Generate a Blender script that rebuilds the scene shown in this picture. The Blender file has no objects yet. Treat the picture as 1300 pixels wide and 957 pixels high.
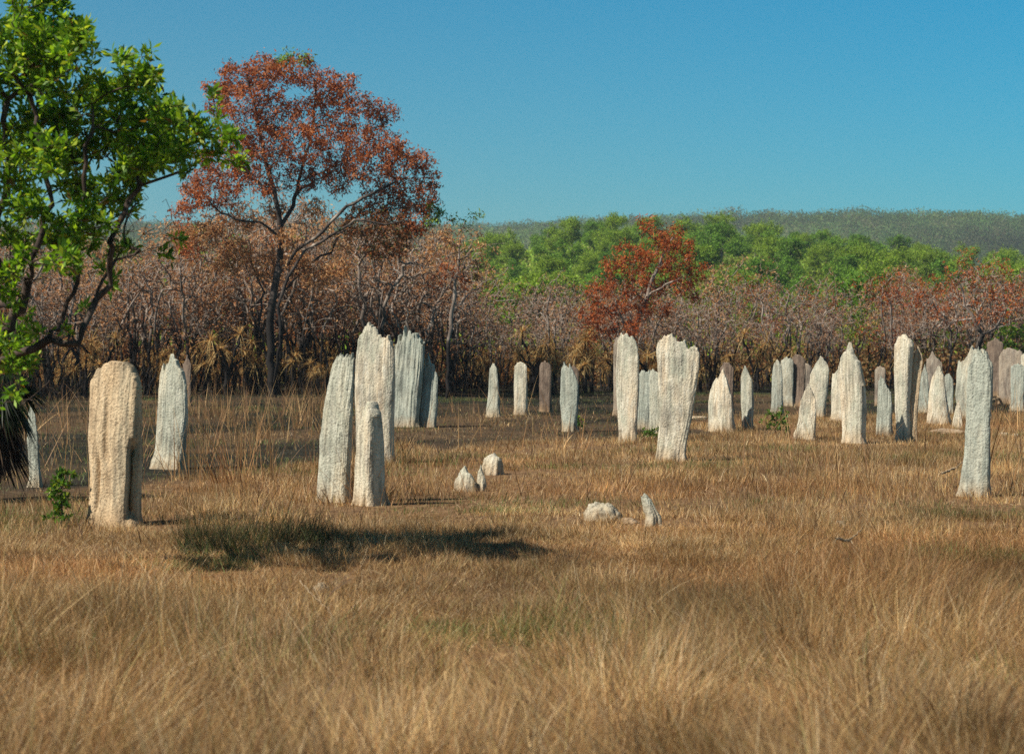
import bpy, math, random
import numpy as np
from mathutils import Vector

# ------------------------------------------------------------------ camera, sky, sun, exposure
scene = bpy.context.scene
COL = scene.collection
R = math.radians
CAM_Z, FPX = 2.0, 2600.0
PITCH = math.atan(43.5 / FPX)

cam_d = bpy.data.cameras.new("camera")
cam_d.lens, cam_d.sensor_width = 72.0, 36.0
cam_d.clip_start, cam_d.clip_end = 0.1, 9000.0
cam_d.dof.use_dof = True
cam_d.dof.focus_distance = 34.0
cam_d.dof.aperture_fstop = 3.2
cam = bpy.data.objects.new("camera", cam_d)
cam.location = (0, 0, CAM_Z)
cam.rotation_euler = (math.pi / 2 - PITCH, 0, 0)
COL.objects.link(cam)
scene.camera = cam

SUN_EL, SUN_AZ = R(49), R(-117)          # azimuth measured from +Y towards +X: the sun is behind the camera, to its left
world = bpy.data.worlds.new("World")
scene.world = world
world.use_nodes = True
nt = world.node_tree
nt.nodes.clear()
sky = nt.nodes.new("ShaderNodeTexSky")
sky.sky_type = 'NISHITA'
sky.sun_disc = False
sky.sun_elevation = SUN_EL
sky.sun_rotation = SUN_AZ
sky.air_density = 1.0
sky.dust_density = 0.0
sky.ozone_density = 2.0
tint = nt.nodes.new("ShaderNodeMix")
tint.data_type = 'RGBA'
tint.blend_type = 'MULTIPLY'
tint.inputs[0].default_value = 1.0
# the polarised blue deepens upwards and to the right, away from the horizon
tcw = nt.nodes.new("ShaderNodeTexCoord")
sepw = nt.nodes.new("ShaderNodeSeparateXYZ")
nt.links.new(tcw.outputs["Generated"], sepw.inputs[0])
mz = nt.nodes.new("ShaderNodeMath"); mz.operation = 'MULTIPLY_ADD'
mz.inputs[1].default_value = 0.28
nt.links.new(sepw.outputs[0], mz.inputs[0])
nt.links.new(sepw.outputs[2], mz.inputs[2])
mrw = nt.nodes.new("ShaderNodeMapRange")
mrw.inputs[1].default_value = 0.03
mrw.inputs[2].default_value = 0.22
nt.links.new(mz.outputs[0], mrw.inputs[0])
tmix = nt.nodes.new("ShaderNodeMix"); tmix.data_type = 'RGBA'
tmix.inputs[6].default_value = (0.24, 0.79, 0.93, 1)
tmix.inputs[7].default_value = (0.01, 0.86, 1.14, 1)
nt.links.new(mrw.outputs[0], tmix.inputs[0])
mrz = nt.nodes.new("ShaderNodeMapRange")                      # overhead, out of view, sky tint dimmed to cut ambient light and deepen shade
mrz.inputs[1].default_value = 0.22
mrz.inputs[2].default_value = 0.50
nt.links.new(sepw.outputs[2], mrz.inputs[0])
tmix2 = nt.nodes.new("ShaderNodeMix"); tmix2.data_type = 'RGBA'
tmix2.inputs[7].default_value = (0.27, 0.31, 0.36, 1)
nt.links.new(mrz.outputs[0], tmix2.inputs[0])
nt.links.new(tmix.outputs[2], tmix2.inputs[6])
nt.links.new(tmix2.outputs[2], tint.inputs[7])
bg = nt.nodes.new("ShaderNodeBackground")
bg.inputs[1].default_value = 0.062
wo = nt.nodes.new("ShaderNodeOutputWorld")
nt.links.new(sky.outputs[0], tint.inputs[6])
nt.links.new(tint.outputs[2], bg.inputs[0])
nt.links.new(bg.outputs[0], wo.inputs[0])

sun_d = bpy.data.lights.new("sun", 'SUN')
sun_d.energy = 5.0
sun_d.angle = R(0.55)
sun_d.color = (1.0, 0.93, 0.80)
sun = bpy.data.objects.new("sun", sun_d)
sdir = Vector((math.sin(SUN_AZ) * math.cos(SUN_EL), math.cos(SUN_AZ) * math.cos(SUN_EL), math.sin(SUN_EL)))
sun.rotation_euler = sdir.to_track_quat('Z', 'Y').to_euler()
sun.location = sdir * 50
COL.objects.link(sun)

vs = scene.view_settings
vs.view_transform = 'Standard'
vs.look = 'None'
vs.gamma = 1.0
vs.use_curve_mapping = False
vs.exposure = 0.42
scene.cycles.max_bounces = 5
scene.cycles.diffuse_bounces = 2
scene.cycles.glossy_bounces = 2
scene.cycles.transmission_bounces = 3
scene.cycles.transparent_max_bounces = 4
scene.cycles.volume_bounces = 0
scene.cycles.use_denoising = False
scene.cycles.pixel_filter_width = 1.35
scene.cycles.use_adaptive_sampling = False
scene.cycles.sample_clamp_indirect = 4.0

# ------------------------------------------------------------------ helpers
def ray(px, py):
    dx, dy = (px - 650) / FPX, (478.5 - py) / FPX
    return np.array([dx, math.cos(PITCH) + dy * math.sin(PITCH), -math.sin(PITCH) + dy * math.cos(PITCH)])

def on_ground(px, py, z=0.0):
    d = ray(px, py)
    t = (z - CAM_Z) / d[2]
    return np.array([d[0] * t, d[1] * t, z])

def at_depth(px, py, Y):
    d = ray(px, py)
    t = Y / d[1]
    return np.array([d[0] * t, Y, CAM_Z + d[2] * t])

def _hash(ix, iy, iz, seed):
    h = (ix.astype(np.int64) * 374761393 + iy.astype(np.int64) * 668265263 + iz.astype(np.int64) * 2147483647 + seed * 974634777) & 0xffffffff
    h = ((h ^ (h >> 13)) * 1274126177) & 0xffffffff
    h = ((h ^ (h >> 16)) * 2246822519) & 0xffffffff
    return ((h ^ (h >> 15)) & 0xffffff) / float(0xffffff)

def noise3(x, y, z, seed=0):
    x, y, z = np.broadcast_arrays(np.asarray(x, float), np.asarray(y, float), np.asarray(z, float))
    fx, fy, fz = np.floor(x), np.floor(y), np.floor(z)
    tx, ty, tz = x - fx, y - fy, z - fz
    tx, ty, tz = (t * t * (3 - 2 * t) for t in (tx, ty, tz))
    r = 0
    for a in (0, 1):
        for b in (0, 1):
            for c in (0, 1):
                w = (tx if a else 1 - tx) * (ty if b else 1 - ty) * (tz if c else 1 - tz)
                r = r + w * _hash(fx + a, fy + b, fz + c, seed)
    return r * 2 - 1

def fbm(x, y, z=0.0, seed=0, octv=3):
    s, a, t = 0, 1.0, 0
    for k in range(octv):
        s = s + a * noise3(np.asarray(x) * 2 ** k, np.asarray(y) * 2 ** k, np.asarray(z) * 2 ** k, seed + k * 17)
        t += a
        a *= 0.5
    return s / t

def sstep(a, b, x):
    t = np.clip((x - a) / (b - a), 0, 1)
    return t * t * (3 - 2 * t)

def mesh_np(name, verts, faces_list, mat, parent=None, color=None, smooth=False, attrs=None):
    """faces_list: list of (n,k) int arrays with k = 3 or 4"""
    me = bpy.data.meshes.new(name)
    nv = len(verts)
    me.vertices.add(nv)
    me.vertices.foreach_set("co", np.ascontiguousarray(verts, dtype=np.float32).ravel())
    faces_list = [f for f in faces_list if len(f)]
    loops = np.concatenate([f.ravel() for f in faces_list])
    tot = np.concatenate([np.full(len(f), f.shape[1]) for f in faces_list])
    start = np.concatenate([[0], np.cumsum(tot)[:-1]])
    me.loops.add(len(loops))
    me.loops.foreach_set("vertex_index", loops.astype(np.int32))
    me.polygons.add(len(tot))
    me.polygons.foreach_set("loop_start", start.astype(np.int32))
    me.polygons.foreach_set("loop_total", tot.astype(np.int32))
    if smooth:
        me.polygons.foreach_set("use_smooth", np.ones(len(tot), dtype=bool))
    me.update(calc_edges=True)
    if color is not None:
        ca = me.color_attributes.new("Col", 'FLOAT_COLOR', 'POINT')
        c4 = np.ones((nv, 4), dtype=np.float32)
        c4[:, :3] = color
        ca.data.foreach_set("color", c4.ravel())
    for k, v in (attrs or {}).items():
        at = me.attributes.new(k, 'FLOAT', 'POINT')
        at.data.foreach_set("value", np.asarray(v, dtype=np.float32))
    me.materials.append(mat)
    o = bpy.data.objects.new(name, me)
    COL.objects.link(o)
    if parent is not None:
        o.parent = parent
    return o

def tag(o, label, cat, group=None):
    o["label"] = label
    o["category"] = cat
    if group:
        o["group"] = group
    return o

def thing(name, label, cat, loc=(0, 0, 0), group=None):
    o = bpy.data.objects.new(name, None)
    o.location = loc
    o.empty_display_size = 0.3
    COL.objects.link(o)
    return tag(o, label, cat, group)

def dup(root, loc, rz, s, label=None):
    r = root.copy()
    COL.objects.link(r)
    r.location = loc
    r.rotation_euler = (0, 0, rz)
    r.scale = (s, s, s)
    if label:
        r["label"] = label
    for ch in KIDS[root.name]:
        c = ch.copy()
        COL.objects.link(c)
        c.parent = r
    return r
KIDS = {}

# ------------------------------------------------------------------ materials
def new_mat(name):
    m = bpy.data.materials.new(name)
    m.use_nodes = True
    m.node_tree.nodes.clear()
    return m, m.node_tree.nodes, m.node_tree.links

def N(nodes, kind, **kw):
    n = nodes.new(kind)
    for k, v in kw.items():
        setattr(n, k, v)
    return n

def ramp(nodes, stops, interp='LINEAR'):
    n = nodes.new("ShaderNodeValToRGB")
    n.color_ramp.interpolation = interp
    e = n.color_ramp.elements
    while len(e) > 1:
        e.remove(e[0])
    e[0].position = stops[0][0]
    e[0].color = (*stops[0][1], 1)
    for p, c in stops[1:]:
        q = e.new(p)
        q.color = (*c, 1)
    return n

def leaf_material(name, transl=0.35, rough=0.5, spec=0.3, tcol=(1.2, 1.15, 0.5)):
    m, n, l = new_mat(name)
    at = N(n, "ShaderNodeAttribute", attribute_name="Col")
    p = N(n, "ShaderNodeBsdfPrincipled")
    p.inputs["Roughness"].default_value = rough
    p.inputs["Specular IOR Level"].default_value = spec
    t = N(n, "ShaderNodeBsdfTranslucent")
    mx = N(n, "ShaderNodeMixShader")
    mx.inputs[0].default_value = transl
    mul = N(n, "ShaderNodeMix", data_type='RGBA', blend_type='MULTIPLY')
    mul.inputs[0].default_value = 1
    mul.inputs[7].default_value = (*tcol, 1)
    out = N(n, "ShaderNodeOutputMaterial")
    l.new(at.outputs[0], p.inputs["Base Color"])
    l.new(at.outputs[0], mul.inputs[6])
    l.new(mul.outputs[2], t.inputs[0])
    l.new(p.outputs[0], mx.inputs[1])
    l.new(t.outputs[0], mx.inputs[2])
    l.new(mx.outputs[0], out.inputs[0])
    return m

M_green = leaf_material("green_leaf", 0.50, 0.48, 0.35)
M_rust = leaf_material("dead_leaf", 0.42, 0.6, 0.25, (1.2, 0.9, 0.7))
M_far = leaf_material("far_leaf", 0.40, 0.6, 0.2)
M_grass = leaf_material("grass_blade", 0.25, 0.55, 0.25, (1.1, 1.0, 0.8))

def bark_material(name, stops, scale=9.0, zc=None):
    """zc: (char height, char colour) for trunks scorched black from the ground up"""
    m, n, l = new_mat(name)
    tc = N(n, "ShaderNodeTexCoord")
    mp = N(n, "ShaderNodeMapping")
    mp.inputs["Scale"].default_value = (1, 1, 0.3)
    nz = N(n, "ShaderNodeTexNoise")
    nz.inputs["Scale"].default_value = scale
    nz.inputs["Detail"].default_value = 5
    nz.inputs["Roughness"].default_value = 0.65
    r = ramp(n, stops)
    p = N(n, "ShaderNodeBsdfPrincipled")
    p.inputs["Roughness"].default_value = 0.85
    p.inputs["Specular IOR Level"].default_value = 0.2
    b = N(n, "ShaderNodeBump")
    b.inputs["Strength"].default_value = 0.6
    b.inputs["Distance"].default_value = 0.03
    out = N(n, "ShaderNodeOutputMaterial")
    l.new(tc.outputs["Object"], mp.inputs[0])
    l.new(mp.outputs[0], nz.inputs[0])
    l.new(nz.outputs[0], r.inputs[0])
    l.new(nz.outputs[0], b.inputs["Height"])
    l.new(b.outputs[0], p.inputs["Normal"])
    src = r.outputs[0]
    if zc:
        sp = N(n, "ShaderNodeSeparateXYZ")
        l.new(tc.outputs["Object"], sp.inputs[0])
        n2 = N(n, "ShaderNodeTexNoise")
        n2.inputs["Scale"].default_value = 1.6
        l.new(tc.outputs["Object"], n2.inputs[0])
        ad = N(n, "ShaderNodeMath", operation='MULTIPLY_ADD')
        ad.inputs[1].default_value = 3.0
        l.new(n2.outputs[0], ad.inputs[0])
        l.new(sp.outputs[2], ad.inputs[2])
        mr = N(n, "ShaderNodeMapRange")
        mr.inputs[1].default_value = zc[0] + 1.1
        mr.inputs[2].default_value = zc[0] + 2.1
        l.new(ad.outputs[0], mr.inputs[0])
        mx = N(n, "ShaderNodeMix", data_type='RGBA')
        mx.inputs[6].default_value = (*zc[1], 1)
        l.new(mr.outputs[0], mx.inputs[0])
        l.new(src, mx.inputs[7])
        src = mx.outputs[2]
    l.new(src, p.inputs["Base Color"])
    l.new(p.outputs[0], out.inputs[0])
    return m

M_bark = bark_material("grey_brown_bark", [(0.35, (0.025, 0.018, 0.015)), (0.55, (0.075, 0.052, 0.042)), (0.75, (0.20, 0.15, 0.12))])
M_burnt = bark_material("scorched_bark", [(0.3, (0.11, 0.085, 0.068)), (0.5, (0.25, 0.20, 0.165)), (0.7, (0.48, 0.40, 0.34))], zc=(2.3, (0.016, 0.014, 0.014)))
M_bigbark = bark_material("pale_scorched_bark", [(0.38, (0.03, 0.024, 0.022)), (0.56, (0.09, 0.07, 0.06)), (0.70, (0.40, 0.33, 0.27))], 2.2, zc=(3.4, (0.022, 0.019, 0.018)))
M_farbark = bark_material("woodland_bark", [(0.3, (0.08, 0.07, 0.06)), (0.7, (0.25, 0.22, 0.19))], 3)
M_stick = bark_material("dead_wood", [(0.3, (0.22, 0.15, 0.09)), (0.7, (0.5, 0.38, 0.24))], 20)

def mound_material(name, a, b, c, dark, warm_mid=0.5, fine=38.0):
    """a grey crust, b warm clay, c pale highlights, dark pits"""
    m, n, l = new_mat(name)
    tc = N(n, "ShaderNodeTexCoord")
    oi = N(n, "ShaderNodeObjectInfo")
    off = N(n, "ShaderNodeVectorMath", operation='MULTIPLY_ADD')
    off.inputs[1].default_value = (37, 53, 11)
    l.new(oi.outputs["Random"], off.inputs[0])
    l.new(tc.outputs["Object"], off.inputs[2])
    mp = N(n, "ShaderNodeMapping")
    mp.inputs["Scale"].default_value = (1, 1, 0.22)
    l.new(off.outputs[0], mp.inputs[0])
    def noise(scale, det, src):
        q = N(n, "ShaderNodeTexNoise")
        q.inputs["Scale"].default_value = scale
        q.inputs["Detail"].default_value = det
        q.inputs["Roughness"].default_value = 0.6
        l.new(src, q.inputs[0])
        return q
    n1 = noise(4.0, 4, mp.outputs[0])
    n2 = noise(16.0, 4, mp.outputs[0])
    n3 = noise(fine, 3, off.outputs[0])
    vo = N(n, "ShaderNodeTexVoronoi")
    vo.inputs["Scale"].default_value = 26.0
    l.new(off.outputs[0], vo.inputs[0])
    r1 = ramp(n, [(warm_mid - 0.10, (0, 0, 0)), (warm_mid + 0.12, (1, 1, 1))])
    l.new(n1.outputs[0], r1.inputs[0])
    mx = N(n, "ShaderNodeMix", data_type='RGBA')
    mx.inputs[6].default_value = (*a, 1)
    mx.inputs[7].default_value = (*b, 1)
    l.new(r1.outputs[0], mx.inputs[0])
    r2 = ramp(n, [(0.44, (0, 0, 0)), (0.66, (1, 1, 1))])
    l.new(n2.outputs[0], r2.inputs[0])
    mx2 = N(n, "ShaderNodeMix", data_type='RGBA')
    mx2.inputs[7].default_value = (*c, 1)
    l.new(r2.outputs[0], mx2.inputs[0])
    l.new(mx.outputs[2], mx2.inputs[6])
    r3 = ramp(n, [(0.30, (1, 1, 1)), (0.46, (0, 0, 0))])
    l.new(n3.outputs[0], r3.inputs[0])
    sc = N(n, "ShaderNodeMath", operation='MULTIPLY')
    sc.inputs[1].default_value = 0.8
    l.new(r3.outputs[0], sc.inputs[0])
    mx3 = N(n, "ShaderNodeMix", data_type='RGBA')
    mx3.inputs[7].default_value = (*dark, 1)
    l.new(sc.outputs[0], mx3.inputs[0])
    l.new(mx2.outputs[2], mx3.inputs[6])
    # red-brown soil splashed at the foot
    sp = N(n, "ShaderNodeSeparateXYZ")
    l.new(tc.outputs["Object"], sp.inputs[0])
    ad = N(n, "ShaderNodeMath", operation='MULTIPLY_ADD')
    ad.inputs[1].default_value = 0.5
    l.new(n1.outputs[0], ad.inputs[0])
    l.new(sp.outputs[2], ad.inputs[2])
    mr = N(n, "ShaderNodeMapRange")
    mr.inputs[1].default_value = 0.52
    mr.inputs[2].default_value = 0.30
    mr.inputs[3].default_value = 0.0
    mr.inputs[4].default_value = 0.55
    l.new(ad.outputs[0], mr.inputs[0])
    mx4 = N(n, "ShaderNodeMix", data_type='RGBA')
    mx4.inputs[7].default_value = (0.42, 0.27, 0.14, 1)
    l.new(mr.outputs[0], mx4.inputs[0])
    l.new(mx3.outputs[2], mx4.inputs[6])
    # long weather streaks and blotches
    mps = N(n, "ShaderNodeMapping")
    mps.inputs["Scale"].default_value = (1, 1, 0.07)
    l.new(off.outputs[0], mps.inputs[0])
    ns = noise(19.0, 3, mps.outputs[0])
    nb = noise(2.1, 5, off.outputs[0])
    mul = N(n, "ShaderNodeMath", operation='MULTIPLY')
    l.new(ns.outputs[0], mul.inputs[0])
    l.new(nb.outputs[0], mul.inputs[1])
    r5 = ramp(n, [(0.14, (0.55, 0.55, 0.56)), (0.27, (1, 1, 1))])
    l.new(mul.outputs[0], r5.inputs[0])
    mx5 = N(n, "ShaderNodeMix", data_type='RGBA', blend_type='MULTIPLY')
    mx5.inputs[0].default_value = 1.0
    l.new(mx4.outputs[2], mx5.inputs[6])
    l.new(r5.outputs[0], mx5.inputs[7])
    mx4 = mx5
    p = N(n, "ShaderNodeBsdfPrincipled")
    p.inputs["Roughness"].default_value = 0.95
    p.inputs["Specular IOR Level"].default_value = 0.1
    l.new(mx4.outputs[2], p.inputs["Base Color"])
    su = N(n, "ShaderNodeMath", operation='ADD')
    l.new(n3.outputs[0], su.inputs[0])
    l.new(n2.outputs[0], su.inputs[1])
    su2 = N(n, "ShaderNodeMath", operation='SUBTRACT')
    l.new(su.outputs[0], su2.inputs[0])
    su2.inputs[1].default_value = 0.5
    b_ = N(n, "ShaderNodeBump")
    b_.inputs["Strength"].default_value = 0.9
    b_.inputs["Distance"].default_value = 0.02
    l.new(su2.outputs[0], b_.inputs["Height"])
    l.new(b_.outputs[0], p.inputs["Normal"])
    out = N(n, "ShaderNodeOutputMaterial")
    l.new(p.outputs[0], out.inputs[0])
    return m

MM = {
    'warm': mound_material("warm_clay_mound", (0.50, 0.41, 0.28), (0.64, 0.46, 0.28), (0.68, 0.53, 0.35), (0.20, 0.14, 0.09)),
    'cream': mound_material("cream_clay_mound", (0.52, 0.51, 0.40), (0.72, 0.58, 0.41), (0.72, 0.67, 0.54), (0.25, 0.215, 0.165), 0.50),
    'grey': mound_material("grey_green_mound", (0.43, 0.43, 0.345), (0.64, 0.54, 0.38), (0.58, 0.57, 0.47), (0.19, 0.18, 0.15), 0.56),
    'blue': mound_material("blue_grey_mound", (0.38, 0.40, 0.335), (0.54, 0.49, 0.38), (0.50, 0.52, 0.44), (0.18, 0.185, 0.16), 0.58),
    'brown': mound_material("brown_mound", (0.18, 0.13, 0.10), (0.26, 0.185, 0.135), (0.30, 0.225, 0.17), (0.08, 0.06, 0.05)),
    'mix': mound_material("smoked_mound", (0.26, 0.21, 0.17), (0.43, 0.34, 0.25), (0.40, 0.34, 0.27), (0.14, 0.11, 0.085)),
}

# ------------------------------------------------------------------ terrain
B_PX = [-600, 0, 100, 180, 300, 400, 560, 640, 780, 900, 1000, 1100, 1300, 2000]
B_Y = [25, 27, 28.5, 31, 33, 36, 41, 45.5, 47.5, 50, 56, 59, 63, 66]
def burnt_mask(x, y):
    px = 650 + 2600 * x / np.maximum(y, 1.0)
    yb = np.interp(px, B_PX, B_Y)
    w = fbm(x / 2.3, y / 5.0, 0, 5, 4) * 7.0
    m = sstep(-1.4, 2.2, y - yb + w + 2.8)
    return m * (.55 + .45 * sstep(-.35, .25, fbm(x / 2.8, y / 4.0, 0, 6, 4)))

def gz(x, y):
    x = np.asarray(x, float)
    y = np.asarray(y, float)
    near = 1 - sstep(100, 140, y)
    z = 0.05 * noise3(x / 5.5, y / 5.5, 0, 3) * near
    ang = x / np.maximum(y, 20.0)                                    # -0.25 .. 0.25 in view
    f = np.interp(ang, [-0.5, -0.05, 0.0, 0.05, 0.10, 0.17, 0.25, 0.5], [13, 13, 13.5, 16.5, 16.5, 13.5, 9.5, 9])
    z = z + f * sstep(118, 360, y) * (1 + 0.12 * noise3(x / 45, y / 60, 0, 9)) - 5.0 * sstep(380, 620, y)
    r = np.interp(ang, [-0.5, 0.0, 0.10, 0.17, 0.25, 0.5], [72, 73, 78, 81, 83, 86])
    z = z + (r - 5) * sstep(700, 1500, y) * (1 + 0.09 * fbm(x / 150, y / 150, 0, 10, 3))
    return z

def build_ground():
    ys = np.concatenate([np.linspace(-40, 5, 12)[:-1], np.arange(5, 100, 0.45), np.geomspace(100, 700, 90)[1:], np.geomspace(700, 5000, 60)[1:]])
    t = np.linspace(-1, 1, 221)
    W = 34 + 0.85 * np.maximum(ys, 0)
    X = t[None, :] * W[:, None]
    Y = np.repeat(ys[:, None], len(t), 1)
    Z = gz(X, Y)
    nr, nc = X.shape
    v = np.stack([X, Y, Z], -1).reshape(-1, 3)
    i = np.arange(nr - 1)[:, None] * nc + np.arange(nc - 1)[None, :]
    f = np.stack([i, i + 1, i + nc + 1, i + nc], -1).reshape(-1, 4)
    m, n, l = new_mat("savanna_soil")
    tc = N(n, "ShaderNodeTexCoord")
    def noise(scale, det=5, rough=0.6):
        q = N(n, "ShaderNodeTexNoise")
        q.inputs["Scale"].default_value = scale
        q.inputs["Detail"].default_value = det
        q.inputs["Roughness"].default_value = rough
        l.new(tc.outputs["Object"], q.inputs[0])
        return q
    a, b, c = noise(7), noise(0.6), noise(30, 4)
    r1 = ramp(n, [(0.3, (0.085, 0.05, 0.028)), (0.5, (0.17, 0.10, 0.052)), (0.7, (0.28, 0.175, 0.09))])
    l.new(a.outputs[0], r1.inputs[0])
    r2 = ramp(n, [(0.34, (0.008, 0.008, 0.007)), (0.52, (0.022, 0.021, 0.016)), (0.64, (0.055, 0.052, 0.036)), (0.8, (0.14, 0.12, 0.085))])
    bl = noise(1.1, 4)
    av = N(n, "ShaderNodeMix", data_type='FLOAT')
    av.inputs[0].default_value = .55
    l.new(c.outputs[0], av.inputs[2])
    l.new(bl.outputs[0], av.inputs[3])
    l.new(av.outputs[0], r2.inputs[0])
    at = N(n, "ShaderNodeAttribute", attribute_name="burnt")
    mx = N(n, "ShaderNodeMix", data_type='RGBA')
    l.new(at.outputs["Fac"], mx.inputs[0])
    l.new(r1.outputs[0], mx.inputs[6])
    l.new(r2.outputs[0], mx.inputs[7])
    at2 = N(n, "ShaderNodeAttribute", attribute_name="woodland")
    r3 = ramp(n, [(0.35, (0.03, 0.035, 0.015)), (0.6, (0.09, 0.085, 0.035)), (0.8, (0.20, 0.13, 0.08))])
    l.new(b.outputs[0], r3.inputs[0])
    mx2 = N(n, "ShaderNodeMix", data_type='RGBA')
    l.new(at2.outputs["Fac"], mx2.inputs[0])
    l.new(mx.outputs[2], mx2.inputs[6])
    l.new(r3.outputs[0], mx2.inputs[7])
    p = N(n, "ShaderNodeBsdfPrincipled")
    p.inputs["Roughness"].default_value = 1
    p.inputs["Specular IOR Level"].default_value = 0.1
    bu = N(n, "ShaderNodeBump")
    bu.inputs["Strength"].default_value = 0.8
    bu.inputs["Distance"].default_value = 0.05
    l.new(a.outputs[0], bu.inputs["Height"])
    l.new(bu.outputs[0], p.inputs["Normal"])
    l.new(mx2.outputs[2], p.inputs["Base Color"])
    out = N(n, "ShaderNodeOutputMaterial")
    l.new(p.outputs[0], out.inputs[0])
    g = mesh_np("ground", v, [f], m, smooth=True, attrs={
        "burnt": burnt_mask(v[:, 0], v[:, 1]), "woodland": sstep(95, 130, v[:, 1])})
    g["kind"] = "structure"
build_ground()

# ------------------------------------------------------------------ termite mounds
def build_mound(label, base_y, L, Rr, crest, mat, psi=32, thick=0.38, group="termite mounds on the plain", grooves=(), jag=0.03, flute=0.012, name="termite_mound", seed=0, lift=0.10, nexp=3.2, cat="termite mound", taper=.62):
    """L, Rr: outline as (pixel y, pixel x); crest: (s from -1 to 1, pixel y). All become metres at the distance of the foot."""
    Yd = on_ground(650, base_y, lift)[1]
    m_px = Yd / FPX
    ytop = min(y for _, y in crest)
    def zy(y):
        return float(at_depth(650, y, Yd)[2])
    Hmax = zy(ytop)
    lz = np.array([zy(y) for y, _ in L])[::1]
    lx = np.array([(x - 650) * m_px for _, x in L])
    rz = np.array([zy(y) for y, _ in Rr])
    rx = np.array([(x - 650) * m_px for _, x in Rr])
    o1, o2 = np.argsort(lz), np.argsort(rz)
    lz, lx, rz, rx = lz[o1], lx[o1], rz[o2], rx[o2]
    cs = np.array([c[0] for c in crest])
    ch = np.array([zy(c[1]) for c in crest])
    wpx = abs(Rr[0][1] - L[0][1])
    nu = int(np.clip(wpx * 5.5, 60, 340)) // 2 * 2
    nv = int(np.clip((base_y - ytop) * 1.5, 40, 280))
    th = np.linspace(0, 2 * np.pi, nu, endpoint=False)               # 0 at the right end of the long axis
    ct, st = np.cos(th), np.sin(th)
    U = np.sign(ct) * np.abs(ct) ** (2 / nexp)
    V = np.sign(st) * np.abs(st) ** (2 / nexp)
    ps = R(psi)
    hu = np.interp(U, cs, ch)
    rg = np.random.default_rng(seed + 900)
    nsp = int(np.clip(wpx / 3.2, 5, 17))
    su = np.linspace(-.95, .95, nsp) + rg.uniform(-.5, .5, nsp) * 1.6 / nsp
    sh = rg.uniform(.1, 1, nsp) ** 1.3
    spk = np.max(sh[None, :] * np.maximum(0, 1 - np.abs(U[:, None] - su[None, :]) / (1.5 / nsp)), axis=1)
    hu = hu + (spk - 0.45) * jag * 1.9 * Hmax * (np.abs(U) < 0.985)
    verts = np.zeros((nv + 1, nu, 3))
    xc = 0.5 * (lx[0] + rx[0])
    for k in range(nv + 1):
        v = k / nv
        z = v * hu if k else np.full(nu, 0.0)
        l_ = np.interp(z, lz, lx)
        r_ = np.interp(z, rz, rx)
        hw = np.maximum(0.5 * (r_ - l_), 0.01)
        cx = 0.5 * (r_ + l_)
        tk = thick * (1 - taper * v ** 1.3)
        if k == nv:
            tk *= 0.45
        # long axis turned so that its right end comes nearer: the broad face looks to the left and front
        X = U * math.cos(ps) + V * tk * math.sin(ps)
        Yv = -U * math.sin(ps) + V * tk * math.cos(ps)
        mxx = np.max(np.abs(X))
        verts[k, :, 0] = cx + X / mxx * hw
        verts[k, :, 1] = Yv / mxx * hw * (0.5 + 0.5 * wpx / max(wpx, 30))
        verts[k, :, 2] = z
    x, y, z = verts[..., 0], verts[..., 1], verts[..., 2]
    hwm = 0.5 * (rx[0] - lx[0])
    nx, ny = np.broadcast_to((V * 0)[None, :], x.shape), None
    # displacement: vertical flutes and crust
    Ug = np.broadcast_to(U[None, :], x.shape)
    Vg = np.broadcast_to(V[None, :], x.shape)
    vv = z / Hmax
    warp = 0.25 * noise3(z * 1.1, Ug * 2, seed, 21)
    fl = 1 - np.abs(noise3(Ug * 5.0 + warp * 4, z * 0.55 + Vg * 1.3, seed, 22)) * 2
    fl2 = 1 - np.abs(noise3(Ug * 13 + warp * 6, z * 1.3 + Vg, seed, 23)) * 2
    cr = fbm(x * 9, y * 9, z * 5, 24 + seed, 3)
    fine = fbm(x * 34, y * 34, z * 16, 25 + seed, 2)
    d = flute * (0.55 * fl + 0.35 * fl2) * (0.35 + .9 * vv) * min(1.0, hwm / 0.25) + 0.007 * cr + .0045 * fine
    for gs, z0, z1, dep, wd in grooves:
        d = d - dep * np.exp(-((Ug - gs + 0.06 * noise3(z * 2, 0, seed, 31)) / wd) ** 2) * sstep(z0, z0 + 0.25, z) * (1 - sstep(z1 - 0.3, z1, z)) * (Vg < 0)
    cp, sn = math.cos(ps), math.sin(ps)
    n_u, n_v = Ug * 0.6, Vg * 1.0
    ln = np.sqrt(n_u ** 2 + n_v ** 2) + 1e-6
    n_u, n_v = n_u / ln, n_v / ln
    x += d * (n_u * cp + n_v * sn)
    y += d * (-n_u * sn + n_v * cp)
    # foot flare
    fo = np.exp(-z / 0.13) * (0.035 + .045 * noise3(Ug * 4, Vg * 2, seed, 33))
    x += fo * (n_u * cp + n_v * sn) * (1 + 0.6 * cr)
    y += fo * (-n_u * sn + n_v * cp)
    verts[0, :, 2] = -0.15
    verts[..., 0] -= xc
    V0 = verts.reshape(-1, 3)
    i = np.arange(nv)[:, None] * nu + np.arange(nu)[None, :]
    j = np.arange(nv)[:, None] * nu + (np.arange(nu)[None, :] + 1) % nu
    F = np.stack([i, j, j + nu, i + nu], -1).reshape(-1, 4)
    h = nu // 2
    t0 = nv * nu
    a = np.arange(0, h)
    cap = np.stack([t0 + a, t0 + (a + 1), t0 + (nu - a - 1) % nu, t0 + (nu - a) % nu], -1)
    tri = np.array([[t0, t0 + 1, t0 + nu - 1]])
    cap = cap[1:-1]
    tri2 = np.array([[t0 + h - 1, t0 + h, t0 + h + 1]])
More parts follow.
